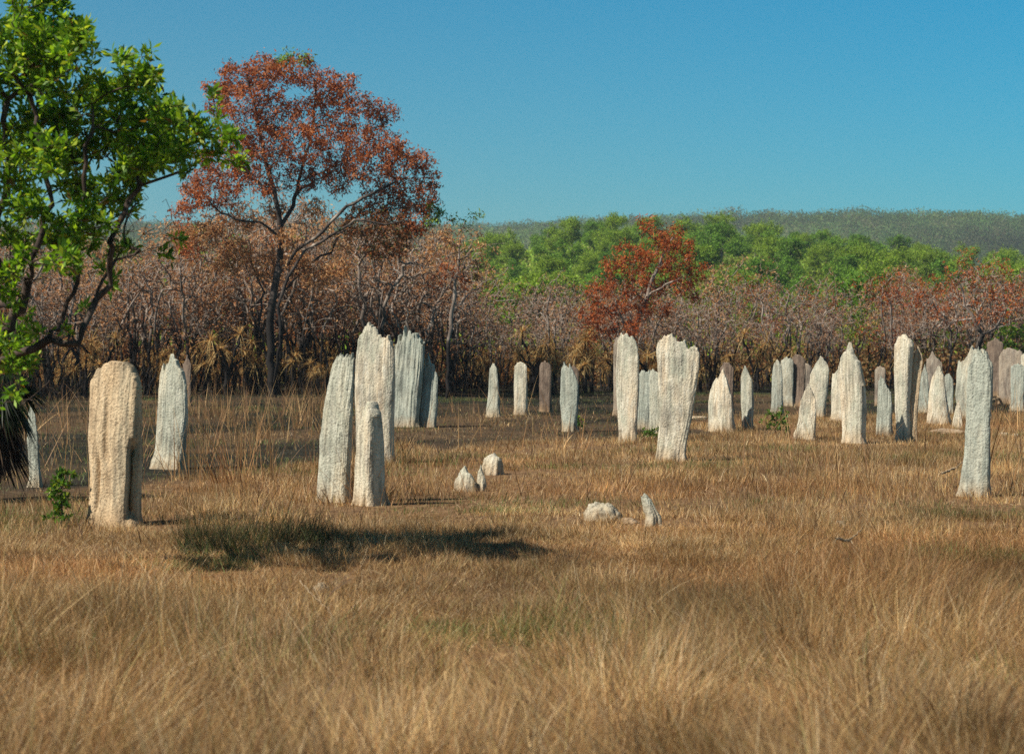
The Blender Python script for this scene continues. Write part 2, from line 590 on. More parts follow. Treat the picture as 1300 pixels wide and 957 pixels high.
    o = mesh_np(name, V0, [F, cap, np.concatenate([tri, tri2])], MM[mat], smooth=True)
    o.location = (xc, Yd, float(gz(xc, Yd)))
    tag(o, label, cat, group)
    return o

def B(xl0, xr0, ytop, base, bulge=0.0, lean=0.0):
    """simple tapered outline"""
    L = [(base, xl0), ((base + ytop) / 2, xl0 - bulge + lean * .5), (base * .12 + ytop * .88, xl0 + bulge * 0.6 + lean * .9), (ytop, xl0 + (xr0 - xl0) * .09 + lean)]
    Rr = [(base, xr0), ((base + ytop) / 2, xr0 + bulge + lean * .5), (base * .12 + ytop * .88, xr0 - bulge * 0.6 + lean * .9), (ytop, xr0 - (xr0 - xl0) * .09 + lean)]
    return L, Rr

def dome(ytop, drop=10):
    return [(-1, ytop + drop * 1.0), (-.6, ytop + drop * .2), (-.1, ytop), (.4, ytop + drop * .2), (.8, ytop + drop * .5), (1, ytop + drop * 1.1)]

mounds = [
 # label, base, L, R, crest, mat, kwargs
 ("broad warm beige termite mound with a dark vertical groove, beside the leafy green sapling", 655,
  [(655, 112), (600, 112), (560, 110), (510, 111), (490, 112), (470, 115), (457, 118)], [(655, 178), (600, 181), (540, 182), (500, 182), (485, 182), (470, 181), (457, 179)],
  [(-1, 484), (-.75, 470), (-.45, 462), (-.1, 457), (.2, 457), (.33, 464), (.42, 459), (.6, 462), (.8, 472), (1, 494)], 'warm',
  dict(psi=27, thick=0.5, jag=0.012, flute=0.008, nexp=4.5, grooves=[(-0.12, 0.55, 1.75, 0.05, 0.07), (-0.45, 0.1, 0.9, 0.05, 0.08), (.1, 0, 1.0, .03, .1), (0.97, 0.0, 1.0, 0.2, 0.10)])),
 ("grey-green termite mound with three ragged peaks and buff streaks, near the leafy sapling", 590,
  [(588, 192), (575, 196), (540, 197), (500, 199), (470, 202), (452, 204)], [(588, 236), (560, 238), (530, 240), (500, 239), (475, 238), (452, 236)],
  [(-1, 478), (-.78, 463), (-.6, 473), (-.4, 464), (-.32, 468), (-.1, 452), (.1, 457), (.3, 458), (.45, 466), (.75, 474), (1, 492)], 'grey', dict(jag=.018)),
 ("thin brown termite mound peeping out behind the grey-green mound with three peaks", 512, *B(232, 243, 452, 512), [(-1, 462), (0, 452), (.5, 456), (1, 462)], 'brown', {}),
 ("narrow pointed blue-grey termite mound half hidden behind the dark fan palm", 612,
  [(612, 37), (560, 33), (530, 35), (512, 38)], [(612, 51), (560, 49), (530, 45), (512, 41)], [(-1, 525), (0, 511), (1, 524)], 'blue', {}),
 ("tall leaning grey-green termite mound with ragged top, beside the stub with dry stalks", 628,
  [(626, 402), (600, 403), (560, 405), (520, 410), (490, 416), (465, 422), (447, 428)], [(626, 443), (580, 446), (520, 448), (470, 450), (447, 450)],
  [(-1, 462), (-.6, 450), (-.3, 448), (-.1, 453), (.15, 449), (.45, 455), (.6, 448), (1, 458)], 'grey', dict(jag=.03, thick=.42, psi=34, flute=.012)),
 ("massive cream termite mound, tallest of its cluster, with a high peak on its left shoulder", 582,
  [(580, 452), (500, 450), (460, 451), (430, 455), (410, 459)], [(580, 500), (530, 501), (480, 502), (440, 501), (410, 499)],
  [(-1, 432), (-.72, 418), (-.5, 410), (-.25, 417), (.05, 419), (.12, 431), (.35, 429), (.65, 430), (.85, 434), (1, 446)], 'cream', dict(jag=.022, thick=.4, psi=24)),
 ("low stub of a termite mound with dry stalks on it and one dark side", 632,
  [(630, 450), (590, 451), (550, 454), (525, 458), (508, 461)], [(630, 489), (600, 488), (560, 487), (530, 484), (508, 480)],
  [(-1, 548), (-.5, 528), (0, 512), (.45, 509), (.75, 520), (1, 530)], 'cream', dict(psi=50, thick=1.0, nexp=5.5, taper=.15, flute=.012)),
 ("tall pale grey termite mound with deeply fluted crown of narrow spikes", 537,
  [(537, 500), (480, 500), (440, 502), (415, 504)], [(537, 531), (500, 534), (460, 537), (430, 538), (415, 537)],
  [(-1, 438), (-.75, 426), (-.6, 431), (-.4, 417), (-.2, 423), (-.05, 416), (.15, 433), (.4, 416), (.55, 420), (.75, 432), (1, 434)], 'blue', dict(jag=.07, flute=.05)),
 ("shorter grey spiked termite mound whose lower half lies in its taller neighbour's shadow", 537,
  [(537, 527), (500, 529), (470, 534), (450, 538)], [(537, 553), (510, 556), (480, 556), (460, 554), (450, 551)],
  [(-1, 478), (-.6, 466), (-.1, 450), (.2, 458), (.6, 459), (1, 478)], 'blue', dict(jag=.06, flute=.04, psi=30, thick=.3)),
 ("slim grey termite mound, first of three small ones in a row on burnt ground", 526,
  [(525, 617), (500, 620), (480, 621), (463, 623)], [(525, 634), (500, 634), (480, 632), (463, 630)], dome(463, 6), 'grey', {}),
 ("slim cream round-topped termite mound, middle of three small ones on the burnt ground", 523, *B(653, 669, 459, 523, 0.6), dome(459, 7), 'cream', {}),
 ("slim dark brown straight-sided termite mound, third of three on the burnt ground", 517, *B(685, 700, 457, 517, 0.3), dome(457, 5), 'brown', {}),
 ("pale grey egg-shaped termite mound with notched top, in front of a brown one", 543,
  [(543, 714), (510, 711), (480, 712), (459, 714)], [(543, 731), (520, 734), (490, 734), (470, 730), (459, 726)],
  [(-1, 470), (-.7, 460), (-.3, 464), (.1, 468), (.35, 460), (.7, 470), (1, 484)], 'blue', {}),
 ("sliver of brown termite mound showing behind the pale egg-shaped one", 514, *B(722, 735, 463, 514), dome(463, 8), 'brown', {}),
 ("tall pale termite mound with feathered top and buff streak, left of the widest leaning mound", 555,
  [(553, 786), (500, 783), (460, 783), (420, 786)], [(553, 808), (500, 811), (460, 811), (435, 809), (420, 804)],
  [(-1, 432), (-.7, 420), (-.3, 423), (0, 421), (.2, 429), (.45, 424), (.75, 431), (1, 445)], 'cream', dict(jag=.03)),
 ("thin orange-brown termite mound edge behind the tall feathered pale mound", 524, *B(779, 792, 428, 524), dome(428, 9), 'mix', {}),
 ("short grey termite mound tucked between two tall pale mounds", 540, *B(810, 826, 470, 540, 0.3), [(-1, 474), (-.4, 470), (.3, 472), (1, 471)], 'blue', {}),
 ("thin grey slab of termite mound pressed against the widest leaning mound", 549, *B(825, 841, 466, 549, 0.2), [(-1, 471), (-.4, 467), (.3, 472), (1, 476)], 'grey', dict(jag=.04)),
 ("widest pale leaning termite mound, its broad ragged top spreading wider than its foot", 579,
  [(577, 835), (560, 836), (530, 838), (500, 838), (470, 835), (445, 834), (424, 837)], [(577, 869), (560, 872), (530, 879), (500, 883), (470, 887), (450, 888), (424, 886)],
  [(-1, 434), (-.7, 427), (-.3, 424), (-.12, 430), (0, 441), (.12, 434), (.3, 432), (.5, 442), (.75, 437), (.9, 441), (1, 456)], 'cream', dict(jag=.03, psi=18, thick=.34, flute=.016)),
 ("pointed tan termite mound like a spearhead, in front of a brown one", 542,
  [(540, 900), (510, 900), (485, 904), (468, 911)], [(540, 931), (520, 930), (500, 928), (480, 925), (468, 922)],
  [(-1, 496), (-.6, 478), (-.4, 481), (0, 470), (.35, 467), (.7, 480), (1, 505)], 'cream', dict(jag=.02)),
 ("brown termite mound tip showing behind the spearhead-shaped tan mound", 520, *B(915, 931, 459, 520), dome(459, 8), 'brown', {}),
 ("narrow pale grey blade-like termite mound standing alone with its dark side showing", 541,
  [(540, 943), (510, 941), (480, 941), (460, 944)], [(540, 956), (510, 957), (480, 955), (460, 949)], [(-1, 474), (-.2, 460), (.3, 466), (1, 482)], 'grey', dict(psi=44, thick=.5, nexp=5)),
 ("pale grey termite mound, first of a row of three touching each other", 521,
  [(520, 980), (480, 980), (455, 983)], [(520, 994), (480, 993), (455, 991)], [(-1, 466), (-.3, 455), (.4, 457), (1, 462)], 'blue', {}),
 ("pale greenish termite mound with level top, middle of a touching row of three", 512, *B(992, 1007, 454, 512), [(-1, 457), (0, 454), (1, 457)], 'grey', {}),
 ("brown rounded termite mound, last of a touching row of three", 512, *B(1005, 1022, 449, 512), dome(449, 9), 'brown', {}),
 ("small faint brown termite mound behind the white round-shouldered one", 505, *B(1018, 1030, 459, 505), dome(459, 6), 'mix', {}),
 ("whitish round-shouldered termite mound rising behind a short flared one", 524,
  [(523, 1032), (490, 1028), (470, 1030), (450, 1037)], [(523, 1047), (490, 1051), (470, 1052), (450, 1048)], [(-1, 474), (-.4, 455), (0, 451), (.4, 452), (1, 462)], 'cream', dict(jag=.04)),
 ("short pale termite mound with flared foot and round point, in front of the whitish one", 551,
  [(549, 1010), (535, 1014), (510, 1017), (485, 1022)], [(549, 1034), (520, 1036), (500, 1035), (485, 1030)], [(-1, 508), (-.5, 492), (0, 485), (.5, 493), (1, 508)], 'cream', {}),
 ("stepped lower shoulder of termite mound attached behind the tall bell-shaped one", 530,
  [(528, 1057), (500, 1056), (470, 1058)], [(528, 1080), (500, 1080), (470, 1080)], [(-1, 476), (-.5, 468), (.2, 462), (1, 450)], 'cream', {}),
 ("tall bell-shaped cream termite mound with small spike on top and black shaded side", 557,
  [(555, 1071), (520, 1069), (480, 1066), (455, 1066), (435, 1071)], [(555, 1098), (520, 1099), (490, 1097), (460, 1094), (435, 1087)],
  [(-1, 466), (-.6, 448), (-.3, 444), (-.05, 434), (.15, 443), (.45, 450), (.8, 466), (1, 490)], 'cream', dict(psi=44, thick=.5, nexp=5, taper=.3)),
 ("small grey termite mound just behind the paler square-topped one", 512, *B(1111, 1124, 465, 512), dome(465, 5), 'mix', {}),
 ("pale grey square-topped small termite mound left of the tall split pair", 546,
  [(545, 1113), (510, 1115), (478, 1116)], [(545, 1132), (510, 1132), (495, 1131), (478, 1127)], [(-1, 482), (-.4, 477), (.3, 482), (.5, 492), (1, 496)], 'blue', {}),
 ("tall pale column-like termite mound with a feathery top, the taller of a split pair", 555,
  [(553, 1139), (520, 1137), (470, 1136), (440, 1136), (424, 1139)], [(553, 1155), (520, 1155), (470, 1157), (440, 1159), (424, 1157)],
  [(-1, 436), (-.6, 425), (-.2, 428), (.1, 424), (.5, 428), (.8, 430), (1, 440)], 'cream', dict(psi=46, thick=.6, jag=.03, nexp=5, taper=.2)),
 ("tapering curved cream termite mound, the lower of a split pair", 555,
  [(553, 1153), (520, 1153), (490, 1156), (460, 1159), (436, 1163)], [(553, 1164), (520, 1165), (490, 1168), (460, 1171), (436, 1169)],
  [(-1, 448), (-.2, 436), (.4, 440), (1, 450)], 'warm', dict(psi=30, jag=.02)),
 ("thin pale grey termite mound behind the split pair", 518, [(517, 1166), (490, 1167), (460, 1172)], [(517, 1180), (490, 1179), (460, 1176)], [(-1, 474), (0, 459), (1, 472)], 'blue', {}),
 ("brownish grey pointed termite mound behind the grainy cone-shaped one", 515,
  [(515, 1173), (480, 1176), (445, 1178)], [(515, 1197), (480, 1197), (455, 1194), (445, 1190)], [(-1, 456), (-.5, 449), (-.1, 443), (.3, 450), (1, 458)], 'mix', {}),
 ("grainy cream cone-shaped termite mound, wide at the foot, beside a thin grey sliver", 533,
  [(532, 1178), (500, 1180), (480, 1184), (463, 1188)], [(532, 1206), (515, 1203), (490, 1199), (475, 1198), (463, 1196)], [(-1, 478), (-.3, 465), (.1, 463), (.5, 466), (1, 478)], 'cream', dict(thick=.6, flute=.012, jag=.01)),
 ("thin grey sliver of termite mound beside the grainy cone-shaped one", 519, *B(1200, 1210, 471, 519), [(-1, 476), (0, 471), (1, 480)], 'blue', {}),
 ("tiny pale pointed termite mound at the end of the flat fallen slab", 539, [(538, 1210), (520, 1213), (505, 1216)], [(538, 1222), (520, 1220), (505, 1218)], [(-1, 515), (0, 504), (1, 514)], 'cream', {}),
 ("broad grey-green termite mound with spiky top, behind the tall pale blue-grey column", 530,
  [(528, 1219), (500, 1215), (470, 1217), (440, 1222)], [(528, 1257), (500, 1258), (470, 1258), (440, 1255)],
  [(-1, 458), (-.6, 452), (-.4, 443), (-.1, 440), (.2, 446), (.5, 440), (.8, 446), (1, 462)], 'grey', dict(jag=.05)),
 ("tall pale blue-grey column of termite mound with wide foot, alone before the far cluster", 622,
  [(620, 1221), (600, 1223), (580, 1226), (540, 1228), (500, 1229), (470, 1231), (443, 1235)], [(620, 1256), (580, 1256), (540, 1256), (500, 1257), (470, 1256), (443, 1252)],
  [(-1, 466), (-.6, 450), (-.2, 446), (.1, 443), (.5, 449), (.8, 452), (1, 470)], 'blue', dict(jag=.03, thick=.4)),
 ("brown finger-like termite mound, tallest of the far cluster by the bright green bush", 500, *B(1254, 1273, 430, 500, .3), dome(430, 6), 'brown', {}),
 ("wide brown dome-topped termite mound behind the pale grey slab", 508, *B(1270, 1298, 440, 508, .4), dome(440, 11), 'mix', {}),
 ("pale grey slab of termite mound in front of the wide brown dome", 516, *B(1284, 1300, 460, 516, .2), dome(460, 4), 'blue', {}),
 ("cream termite mound cut by the right edge of the photo, beside the pale grey slab", 512, *B(1297, 1316, 445, 512, .2), dome(445, 5), 'cream', {}),
]
for k, (lab, by, L, Rr, cr, mt, kw) in enumerate(mounds):
    build_mound(lab, by, L, Rr, cr, mt, seed=k + 1, **kw)

# low broken stubs and pieces lying in the grass
stubs = [
 ("low pointed stub of a broken mound, leftmost of three stubs in the grass", 613, [(612, 578), (600, 581), (590, 585)], [(612, 603), (602, 600), (590, 594)], [(-1, 606), (-.3, 592), (.1, 589), (.5, 597), (1, 607)], 'grey'),
 ("slender little stub of a broken mound, the thinnest of three stubs in the grass", 613, [(612, 606), (600, 607), (588, 609)], [(612, 617), (600, 614), (588, 612)], [(-1, 598), (0, 588), (1, 602)], 'grey'),
 ("rounded pale stub of a broken mound, the widest of three stubs in the grass", 595, [(594, 614), (585, 615), (576, 619)], [(594, 637), (585, 636), (576, 631)], [(-1, 583), (-.4, 577), (.3, 576), (1, 582)], 'cream'),
 ("small leaning slab of broken mound beside the pale boulder", 661, [(660, 821), (645, 816), (630, 813)], [(660, 837), (645, 829), (630, 823)], [(-1, 636), (0, 629), (1, 638)], 'grey'),
]
for k, (lab, by, L, Rr, cr, mt) in enumerate(stubs):
    build_mound(lab, by, L, Rr, cr, mt, seed=60 + k, name="mound_stub", cat="mound stub", group="broken mound stubs", jag=.06, thick=.7)

def rock(name, label, px, py, wx, wy, h, seed, mat='cream', cat="rock", lift=0.06, group=None):
    c = on_ground(px, py, lift)
    nu, nv = 48, 20
    th = np.linspace(0, 2 * np.pi, nu, endpoint=False)
    vs_, F = [], []
    for k in range(nv + 1):
        ph = k / nv * (math.pi / 2)
        for t in th:
            vs_.append((math.cos(t) * math.cos(ph), math.sin(t) * math.cos(ph), math.sin(ph)))
    v = np.array(vs_)
    d = 1 + 0.38 * fbm(v[:, 0] * 1.6, v[:, 1] * 1.6, v[:, 2] * 1.6 + seed * 7, seed, 4)
    d2 = 1 + 0.10 * fbm(v[:, 0] * 7, v[:, 1] * 7, v[:, 2] * 7, seed + 5, 2)
    v = v * (d * d2)[:, None] * np.array([wx, wy, h])
    v[:nu, 2] = -0.12
    i = np.arange(nv)[:, None] * nu + np.arange(nu)[None, :]
    j = np.arange(nv)[:, None] * nu + (np.arange(nu)[None, :] + 1) % nu
    F = np.stack([i, j, j + nu, i + nu], -1).reshape(-1, 4)
    o = mesh_np(name, v, [F], MM[mat], smooth=True)
    o.location = (c[0], c[1], float(gz(c[0], c[1])))
    tag(o, label, cat, group)
rock("boulder", "pale lumpy boulder of fallen mound lying in the grass beside a small leaning slab", 766, 658, .21, .2, .19, 3, "grey")
rock("boulder", "low pale rubble trailing from the lumpy boulder", 797, 662, .11, .1, .06, 4, 'mix')
rock("fallen_slab", "flat grey slab of fallen mound lying behind the tall pale blue-grey column", 1203, 545, .42, .3, .10, 5, 'mix', "fallen slab")
rock("small_rock", "small pale stone in the grass, first of two near the right edge", 1275, 548, .13, .1, .07, 6, 'grey')
rock("small_rock", "small whitish stone in the grass, second of two near the right edge", 1288, 549, .09, .1, .06, 7, 'grey')
rock("small_rock", "small pale stone half buried in dry grass below the open plain", 1066, 668, .11, .08, .07, 8, 'grey')
rock("small_rock", "lone grey stone in dry grass below the tree shadow", 408, 742, .07, .06, .07, 9, 'grey')
rock("fallen_slab", "flat whitish slab on the ground next to the widest leaning mound", 886, 529, .30, .3, .06, 11, 'cream', "fallen slab")

# ------------------------------------------------------------------ trees
class Tree:
    def __init__(s, rng):
        s.P, s.par, s.D, s.rng = [], [], [], rng
    def add(s, p, par):
        s.P.append(np.asarray(p, float))
        s.par.append(par)
        s.D.append(0 if par < 0 else s.D[par] + float(np.linalg.norm(s.P[-1] - s.P[par])))
        return len(s.P) - 1
    def limb(s, pts, par=-1, seg=0.25, jit=0.02):
        pts = [np.asarray(p, float) for p in pts]
        if par >= 0:
            pts = [s.P[par]] + pts
        cur = par if par >= 0 else s.add(pts[0], -1)
        for a, b in zip(pts[:-1], pts[1:]):
            n = max(1, int(np.linalg.norm(b - a) / seg))
            for k in range(1, n + 1):
                cur = s.add(a + (b - a) * k / n + s.rng.normal(0, jit, 3), cur)
        return cur
    def nearest(s, p):
        return int(np.argmin(np.linalg.norm(np.array(s.P) - np.asarray(p), axis=1)))
    def grow(s, att, seg=0.3, wD=0.12, up=0.6, jit=0.06, curve=0.35):
        A = np.array(att)
        base = np.array(s.P)
        d0 = np.min(np.linalg.norm(A[:, None, :] - base[None], axis=2), axis=1)
        tips = []
        cap = len(s.P) + int(len(A) * 30)
        buf = np.zeros((cap, 3)); dd = np.zeros(cap)
        buf[:len(s.P)] = base; dd[:len(s.P)] = s.D
        for q in np.argsort(d0):
            a = A[q]
            n0 = len(s.P)
            df = buf[:n0] - a
            dist = np.sqrt((df ** 2).sum(1))
            cost = dist + wD * dd[:n0] + up * np.maximum(0, df[:, 2])
            j = int(np.argmin(cost))
            L = dist[j]
            n = max(1, min(20, int(L / seg)))
            pj = s.par[j]
            t0 = (s.P[j] - s.P[pj]) if pj >= 0 else np.array([0, 0, 1.0])
            t0 = t0 / (np.linalg.norm(t0) + 1e-9)
            c = s.P[j] + t0 * L * curve
            cur = j
            for k in range(1, n + 1):
                t = k / n
                p = (1 - t) ** 2 * s.P[j] + 2 * t * (1 - t) * c + t * t * a
                if k < n:
                    p = p + s.rng.normal(0, jit * min(L, 1.0) * 0.6 / math.sqrt(n), 3)
                cur = s.add(p, cur)
                buf[cur] = s.P[cur]; dd[cur] = s.D[cur]
                if len(s.P) > cap - 25:
                    return tips
            tips.append(cur)
        return tips
    def radii(s, r0, R0):
        n = len(s.P)
        cnt = np.zeros(n)
        haschild = np.zeros(n, bool)
        for k in range(n):
            if s.par[k] >= 0:
                haschild[s.par[k]] = True
        cnt[~haschild] = 1
        for k in range(n - 1, -1, -1):
            if s.par[k] >= 0:
                cnt[s.par[k]] += cnt[k]
        kk = math.log(R0 / r0) / math.log(max(cnt.max(), 2))
        s.r = r0 * cnt ** kk
        # main child of each node
        s.main = np.full(n, -1)
        best = np.zeros(n)
        for k in range(n):
            p = s.par[k]
            if p >= 0 and cnt[k] > best[p]:
                best[p] = cnt[k]; s.main[p] = k
        return s.r
    def mesh(s, name, mat, parent, thick=0.02, sides=(3, 7)):
        P = np.array(s.P); par = np.array(s.par); r = s.r
        e = np.nonzero(par >= 0)[0]
        q = par[e]
        dirn = np.zeros_like(P)
        dirn[e] = P[e] - P[q]
        dirn[par < 0] = (0, 0, 1)
        dirn /= (np.linalg.norm(dirn, axis=1, keepdims=True) + 1e-9)
        ismain = s.main[q] == e
        rs = np.where(ismain, r[q], np.minimum(r[e] * 1.15, r[q]))
        ds = np.where(ismain[:, None], dirn[q], dirn[e])
        ref = np.array([0.31, 0.87, 0.12]); ref /= np.linalg.norm(ref)
        def frame(d):
            u = np.cross(d, ref); u /= (np.linalg.norm(u, axis=1, keepdims=True) + 1e-9)
            return u, np.cross(d, u)
        V, F, off = [], [], 0
        for big in (False, True):
            sel = (rs > thick) if big else (rs <= thick)
            if not sel.any():
                continue
            ns = sides[1] if big else sides[0]
            ang = np.arange(ns) / ns * 2 * np.pi
            u0, w0 = frame(ds[sel]); u1, w1 = frame(dirn[e[sel]])
            ca, sa = np.cos(ang)[None, :, None], np.sin(ang)[None, :, None]
            lump = 1.0
            if big:
                lump = (1 + 0.12 * noise3(ang[None, :] * 2, (q[sel] * 0.37)[:, None], 0, 7))[..., None]
            ring0 = P[q[sel]][:, None, :] + rs[sel][:, None, None] * (u0[:, None] * ca + w0[:, None] * sa)
            ring1 = P[e[sel]][:, None, :] + r[e[sel]][:, None, None] * (u1[:, None] * ca + w1[:, None] * sa)
            m = sel.sum()
            vv = np.concatenate([ring0, ring1], 1).reshape(-1, 3)
            b = off + np.arange(m)[:, None] * (2 * ns)
            k = np.arange(ns)[None, :]; k2 = (k + 1) % ns
            F.append(np.stack([b + k, b + k2, b + ns + k2, b + ns + k], -1).reshape(-1, 4))
            V.append(vv); off += len(vv)
        return mesh_np(name, np.concatenate(V), F, mat, parent, smooth=True)

def unit(v):
    return v / (np.linalg.norm(v, axis=-1, keepdims=True) + 1e-9)

def leaves(name, pos, dirn, length, width, color, mat, parent, rng, fold=0.25, obov=0.55):
    """one four-cornered folded leaf per row"""
    n = len(pos)
    dirn = unit(dirn)
    side = unit(np.cross(dirn, rng.normal(0, 1, (n, 3))))
    nor = np.cross(dirn, side)
    L = np.asarray(length).reshape(-1, 1) * np.ones((n, 1))
    W = np.asarray(width).reshape(-1, 1) * np.ones((n, 1))
    mid = pos + dirn * L * obov
    a = mid + side * W * .5 + nor * W * fold
    b = mid - side * W * .5 + nor * W * fold
    tip = pos + dirn * L - nor * L * 0.06
    v = np.stack([pos, a, tip, b], 1).reshape(-1, 3)
    f = np.arange(n)[:, None] * 4 + np.arange(4)[None, :]
    c = np.repeat(color, 4, 0)
    return mesh_np(name, v, [f], mat, parent, color=c)

def pick(rng, n, cols, w):
    cols = np.array(cols, float)
    w = np.array(w, float); w /= w.sum()
    c = cols[rng.choice(len(cols), n, p=w)]
    return c * rng.uniform(0.72, 1.28, (n, 1))

def sph(rng, n):
    return unit(rng.normal(0, 1, (n, 3)))

RUST = ([(0.47, 0.15, 0.048), (0.34, 0.105, 0.038), (0.58, 0.26, 0.11), (0.16, 0.060, 0.028)], [4, 3, 2, 1])
CRIM = ([(0.48, 0.125, 0.032), (0.34, 0.090, 0.028), (0.58, 0.22, 0.07), (0.15, 0.055, 0.025)], [4, 3, 2, 1])
TAN = ([(0.62, 0.36, 0.16), (0.48, 0.245, 0.105), (0.72, 0.47, 0.24), (0.22, 0.11, 0.05)], [4, 3, 2, 1])
GREEN = ([(0.15, 0.31, 0.02), (0.28, 0.46, 0.03), (0.07, 0.16, 0.014), (0.48, 0.58, 0.07), (0.25, 0.13, 0.03)], [4, 3.4, 2.6, 1.4, .25])

def blob_points(blobs, Y, dens, rng, dep=0.8, shell=0.35):
    """points in crown clumps given as (pixel x, pixel y, pixel radius[, kind])"""
    out, kind = [], []
    for b in blobs:
        r = b[2] * Y / FPX
        c = at_depth(b[0], b[1], Y)
        c[1] += rng.uniform(-1, 1) * dep
        n = max(3, int(dens * (r ** 2)))
        p = sph(rng, n) * (rng.uniform(shell, 1, (n, 1)) ** 0.6) * r * np.array([1, 1.15, .92])
        out.append(c + p); kind += [b[3] if len(b) > 3 else 0] * n
    return np.concatenate(out), np.array(kind)

# --- the leafy green tree that leans into the picture from the left
def green_tree():
    rng = np.random.default_rng(4)
    Y = 18.0
    g = lambda x, y, d=0.0: at_depth(x, y, Y + d)
    base = np.array([(-150 - 650) / FPX * Y, Y, 0.0]); base[2] = gz(base[0], base[1])
    root = thing("green_tree", "leafy bright green tree reaching in from the left edge, with crooked dark branches", "tree", tuple(base))
    T = Tree(rng)
    T.limb([base, g(-140, 640), g(-110, 560, .1)], seg=.2)
    f1 = T.nearest(g(-110, 560, .1))
    a = T.limb([g(-60, 525, .2), g(-15, 500, .2), g(25, 478, 0), g(58, 466, -.1), g(80, 440, -.2)], f1, .12)
    n1 = T.nearest(g(-60, 525, .2))
    b = T.limb([g(-20, 470), g(30, 445, -.1), g(62, 438, -.2), g(102, 432, -.2), (g(114, 402, -.1)), g(121, 382), g(127, 356, .1), g(150, 330, .2), g(190, 316, .3), g(225, 300, .4)], n1, .1)
    c1 = T.nearest(g(121, 382)); 
    T.limb([g(133, 362), g(140, 330, -.1), g(143, 300, -.2), g(154, 270, -.1), g(162, 252), g(180, 237), g(212, 226, .1), g(245, 212, .2)], c1, .1)
    c2 = T.nearest(g(154, 270, -.1))
    T.limb([g(172, 240, .2), g(180, 205, .3), g(200, 170, .3)], c2, .1)
    c3 = T.nearest(g(62, 438, -.2))
    T.limb([g(80, 405, .2), g(92, 370, .2), (g(98, 340, .2)), g(92, 300, .1), g(105, 260), g(108, 225), g(112, 190), g(120, 150)], c3, .1)
    c4 = T.nearest(g(-20, 470))
    T.limb([g(-8, 445, -.3), g(8, 420, -.3), g(22, 390, -.3), g(38, 360, -.3), g(42, 330, -.4), g(50, 298, -.4), g(62, 260, -.4), g(58, 220, -.4), g(50, 180, -.3), g(40, 130, -.3)], c4, .1)
    c5 = T.nearest(g(38, 360, -.3))
    T.limb([g(10, 350, -.5), g(-20, 310, -.6), g(-40, 240, -.6), g(-50, 160, -.4)], c5, .12)
    c6 = T.nearest(g(22, 390, -.3))
    T.limb([g(5, 385, .3), g(-15, 330, .5), g(5, 270, .6), g(12, 220, .5), g(8, 150, .4), g(2, 110, .4)], c6, .12)
    blobs = [(50, 345, 14), (85, 385, 8), (12, 300, 18), (30, 270, 16), (70, 230, 22), (150, 235, 14), (115, 355, 9), (45, 500, 10), (10, 520, 14), (15, 360, 16), (35, 385, 12), (5, 405, 18), (28, 430, 14), (-5, 450, 20), (20, 465, 12), (150, 215, 18), (200, 215, 14), (160, 290, 9), (60, 300, 16), (60, 190, 38), (20, 230, 28), (60, 268, 20), (95, 296, 22), (122, 330, 17), (140, 250, 20), (172, 180, 28), (212, 192, 24), (130, 215, 24), (38, 300, 14), (114, 272, 20), (78, 290, 14), (232, 203, 18), (186, 222, 12), (252, 222, 11), (272, 188, 15), (8, 190, 28), (100, 345, 10), (30, 330, 8), (14, 430, 12), (40, 440, 8), (0, 470, 10),
             (35, 25, 50), (15, 90, 45), (85, 95, 42), (60, 65, 35), (62, 145, 42), (132, 78, 30), (110, 120, 32), (152, 120, 36), (187, 98, 24), (160, 72, 14), (200, 76, 8),
             (120, 168, 34), (20, 160, 36), (192, 150, 34), (232, 160, 27), (262, 165, 24), (222, 186, 20), (252, 200, 14), (278, 132, 9), (305, 182, 14), (284, 190, 12),
             (90, 205, 28), (150, 190, 24), (35, 205, 14), (105, 248, 17), (75, 235, 15), (128, 285, 17), (105, 300, 14), (140, 312, 15), (78, 318, 12), (60, 328, 8), (15, 292, 14), (8, 330, 8),
             (55, 425, 7), (65, 420, 6), (30, 405, 8), (25, 250, 10), (175, 222, 12), (205, 205, 16), (95, 335, 7), (190, 320, 4), (240, 310, 4),
             (10, 380, 9), (5, 440, 12), (-10, 340, 22), (20, 352, 8),
             (-50, 60, 55), (-90, 130, 50), (-45, 180, 36), (-100, 210, 34), (-50, 260, 26), (30, -45, 42), (-30, -40, 45), (-110, 20, 45), (75, 5, 22), (60, -15, 20), (60, 30, 26)]
    att, _ = blob_points([(b[0], b[1], b[2] * 1.28) for b in blobs], Y, 620, rng, dep=1.2, shell=.05)
    tips = T.grow(att, seg=.08, wD=.10, up=.5, jit=.16)
    bare, _ = blob_points([(b[0], b[1], b[2]) for b in [(150, 300, 40), (190, 290, 35), (90, 350, 40), (40, 330, 40), (170, 255, 35), (225, 240, 25), (60, 400, 30), (20, 440, 30), (110, 400, 25), (20, 300, 40), (180, 340, 25), (60, 480, 25), (0, 520, 25)]], Y, 260, rng, dep=1.0, shell=.0)
    T.grow(bare, seg=.08, wD=.10, up=.5, jit=.2)
    T.radii(.0026, .062)
    T.mesh("trunk", M_bark, root, .012, (4, 9))
    root.location = (0, 0, 0)
    P = np.array(T.P)
    tp = P[tips]; td = unit(tp - P[[T.par[t] for t in tips]])
    pos, dr = [], []
    for p, d in zip(tp, td):
        k = rng.integers(7, 13)
        s = sph(rng, k)
        dd = unit(s * .95 + d * .55 + np.array([0, 0, .18]))
        pos.append(p - d * rng.uniform(0, .09, (k, 1)) + dd * 0.012)
        dr.append(dd)
    pos = np.concatenate(pos); dr = np.concatenate(dr)
    n = len(pos)
